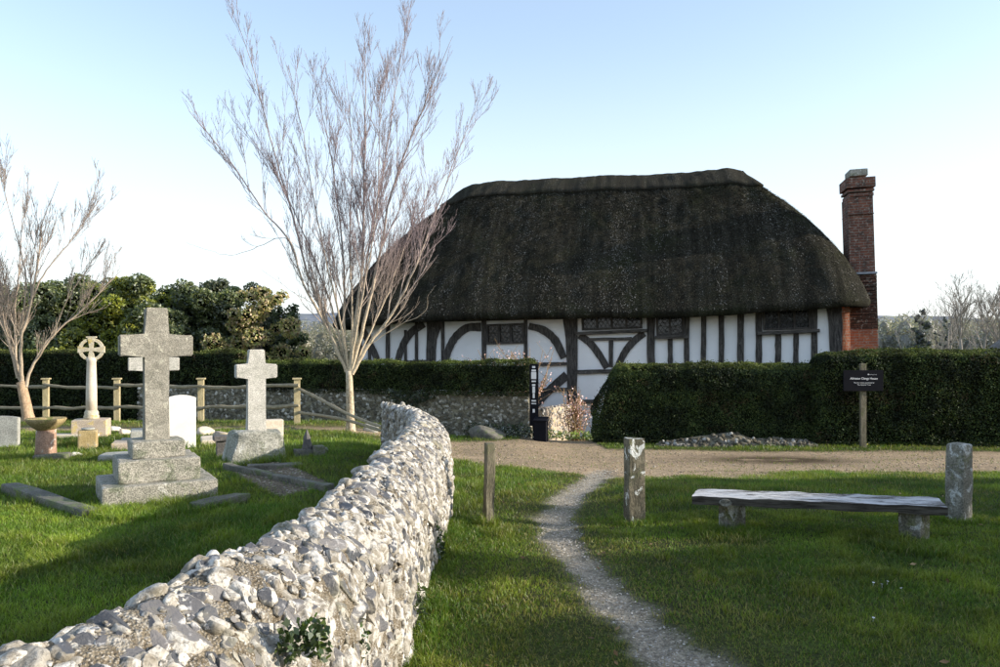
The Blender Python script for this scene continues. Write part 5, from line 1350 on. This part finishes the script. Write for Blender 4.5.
def far_tree(px, d, pytop, label, seed, ivy=0.0, spread=.32, group=None):
    r = np.random.default_rng(seed); x = (px - 500) / F * d; zg = T(x, d); H = EYE - (pytop - HZ) / F * d - zg
    root = empty('bare_tree' if not ivy else 'ivy_clad_tree', (x, d, zg)); tag(root, label, 'tree', group)
    Ht = H * .86; P = pline(r, (0, 0, -.3), (r.normal() * .03, 0, 1), Ht, 10, .035, .02); out = {0: []}
    mb = MB(); mb.tube(P, np.linspace(.022 * H, .004 * H, len(P)), 7); mb.build('trunk', MT['bark_far'], root, True)
    kk = 16 if not ivy else 7
    for q in range(kk):
        a = 6.28 * q * .38 + r.normal() * .3; i = r.integers(3, len(P)); d3 = np.array([math.cos(a) * spread * 2, math.sin(a) * spread * 2, 1.0])
        Q = pline(r, P[i], d3, (H - P[i][2]) * r.uniform(.55, .9) + .03 * H, 7, .07, .06); qr = np.linspace(.006 * H, .0014 * H, len(Q)); out[0].append((Q, qr)); sprout(r, Q, qr, 1, out, 5, H * .20, (.25, .7), .2, .05, .0011 * H, .5)
    Vs, Fs, off = [], [], 0
    for l in (0, 1, 2, 3):
        if out.get(l): V, Fq, _ = tubes(out[l], 3); Vs.append(V); Fs.append(Fq + off); off += len(V)
    V = np.concatenate(Vs); np_mesh('crown', V, [np.concatenate(Fs)], MT['twig'], root, np.tile([.27, .24, .205], (len(V), 1)))
    if ivy:
        lobes = [((r.normal() * .35 * ivy * H, r.normal() * .35 * ivy * H, z * H), ivy * H * r.uniform(.55, .95) * (1.12 - z * .8)) for z in np.linspace(.05, .95, 44)]
        V, Fi, C = blob_leaves(lobes, 420, .20, [(.055, .075, .05), (.075, .095, .065), (.045, .06, .042)], r)
        cv, cf = core_blobs(lobes, .7); o0 = len(V)
        np_mesh('ivy', np.concatenate([V, cv]), [Fi, cf + o0], MT['leaf'], root, np.concatenate([np.repeat(C, 4, 0), np.full((len(cv), 3), .03)]))
MT['bark_far'] = rough_mat('greyish_bark', (.26, .23, .20), (.33, .30, .27), 2, None, speck_amt=.2, bump=.3)
far_tree(919, 75, 306, 'widest of the dark ivy clad trees right of the chimney', 141, .085)
far_tree(937.5, 78, 327, 'shortest slim ivy clad tree beyond the hedge', 142, .05)
far_tree(947, 80, 312, 'tall slim ivy clad tree left of the big bare trees', 143, .045)
far_tree(964, 85, 284, 'tallest bare tree on the skyline at the right', 144, 0, .30)
far_tree(981, 90, 294, 'wide bare tree second from the right edge', 145, 0, .36)
far_tree(999, 88, 291, 'bare tree cut by the right edge of the view', 146, 0, .34)
far_tree(955, 100, 300, 'fainter bare tree just left of the tallest bare tree', 147, 0, .34)
far_tree(1018, 95, 296, 'bare tree beyond the right edge of the view', 148, 0, .34)
# shed roof just showing over the hedge at the right edge
p = at(1001, 345, 24); zg = T(p.x, 24)
root = empty('garden_shed', (p.x + .8, 24, zg)); tag(root, 'dark pitched roof of a shed just showing over the hedge at the right edge', 'shed')
zr = EYE - (342 - HZ) / F * 24 - zg
mb = MB(); mb.box((0, 0, (zr - .7) / 2), (1.7, 2.2, zr - .7)); mb.build('wall', MT['timber'], root)
mb = MB(); mb.prism([(-1.15, zr - .82), (0, zr), (1.15, zr - .82), (1.15, zr - .72), (0, zr + .1), (-1.15, zr - .72)], -1.3, 1.3); mb.build('roof', MT['dark_stone'], root)

# trees on the right of the green, outside the frame, whose shade falls across the bench
evergreen(0, 3.2, 0, 2.7, 'darker nearer yew whose shade falls over the lower path', DKG, 151, leaf=.2, name='unseen_yew_tree', per=1500, x=17.6, H=5.6, core=.8)
evergreen(0, 5.0, 0, 2.4, 'middle yew whose shade falls over the grass before the bench', DKG, 155, leaf=.2, name='unseen_yew_tree', per=1500, x=18.2, H=5.5, core=.8)
evergreen(0, 6.9, 0, 2.5, 'farther yew whose shade falls over the bench', DKG, 152, leaf=.2, name='unseen_yew_tree', per=1500, x=17.8, H=5.2, core=.8)

evergreen(0, -5, 0, 3.4, 'large unseen yew added behind the viewpoint on the right to block sky', DKG, 153, leaf=.24, name='unseen_yew_tree', per=600, x=11.5, H=8.5, core=.6)  # added out of view to hide some sky and darken the right foreground
evergreen(0, -9, 0, 3.6, 'large unseen yew added farther behind the viewpoint to block sky', DKG, 154, leaf=.24, name='unseen_yew_tree', per=600, x=5.0, H=9.0, core=.6)  # second added sky blocker, also out of view

# ------------------------------------------------------------------ light, sky, camera
SUN_E, SUN_A = R(17), R(-6)
w = bpy.data.worlds.new('World'); scene.world = w; w.use_nodes = True
nt = w.node_tree; nt.nodes.clear()
sky = nt.nodes.new('ShaderNodeTexSky'); sky.sky_type = 'NISHITA'; sky.sun_disc = False; sky.sun_elevation = SUN_E; sky.sun_rotation = R(90) - SUN_A
sky.altitude = 50; sky.air_density = 1.0; sky.dust_density = .8; sky.ozone_density = 1.0
bg = nt.nodes.new('ShaderNodeBackground'); bg.inputs[1].default_value = .345; wo = nt.nodes.new('ShaderNodeOutputWorld')
tcw = nt.nodes.new('ShaderNodeTexCoord'); sx = nt.nodes.new('ShaderNodeSeparateXYZ'); mr = nt.nodes.new('ShaderNodeMapRange'); mr.interpolation_type = 'SMOOTHSTEP'
for q, v in ((1, -.02), (2, .40), (3, .88), (4, .17)): mr.inputs[q].default_value = v
mxw = nt.nodes.new('ShaderNodeMix'); mxw.data_type = 'RGBA'; mxw.inputs[7].default_value = (3.1, 3.25, 3.45, 1)     # pale winter haze, whitest at the horizon
nt.links.new(tcw.outputs['Generated'], sx.inputs[0]); nt.links.new(sx.outputs[2], mr.inputs[0]); nt.links.new(mr.outputs[0], mxw.inputs[0]); nt.links.new(sky.outputs[0], mxw.inputs[6])
nt.links.new(mxw.outputs[2], bg.inputs[0]); nt.links.new(bg.outputs[0], wo.inputs[0])
S = Vector((math.cos(SUN_E) * math.cos(SUN_A), math.cos(SUN_E) * math.sin(SUN_A), math.sin(SUN_E)))
ld = bpy.data.lights.new('sun', 'SUN'); ld.energy = 7.0; ld.angle = R(.53); ld.color = (1, .90, .76)
lo = bpy.data.objects.new('sun', ld); COL.objects.link(lo); lo.rotation_euler = S.to_track_quat('Z', 'Y').to_euler(); lo.location = S * 50
cd = bpy.data.cameras.new('camera'); cam = bpy.data.objects.new('camera', cd); COL.objects.link(cam)
cam.location = (0, 0, EYE); cam.rotation_euler = (R(90), 0, 0)
cd.sensor_width = 36; cd.lens = 36 * F / 1000; cd.shift_y = (HZ - 333.5) / 1000; cd.clip_end = 5000; cd.clip_start = .05
scene.camera = cam
scene.view_settings.view_transform = 'Standard'; scene.view_settings.look = 'None'; scene.view_settings.exposure = 0; scene.view_settings.gamma = 1
scene.render.engine = 'CYCLES'
scene.cycles.max_bounces = 6; scene.cycles.diffuse_bounces = 3; scene.cycles.transmission_bounces = 3
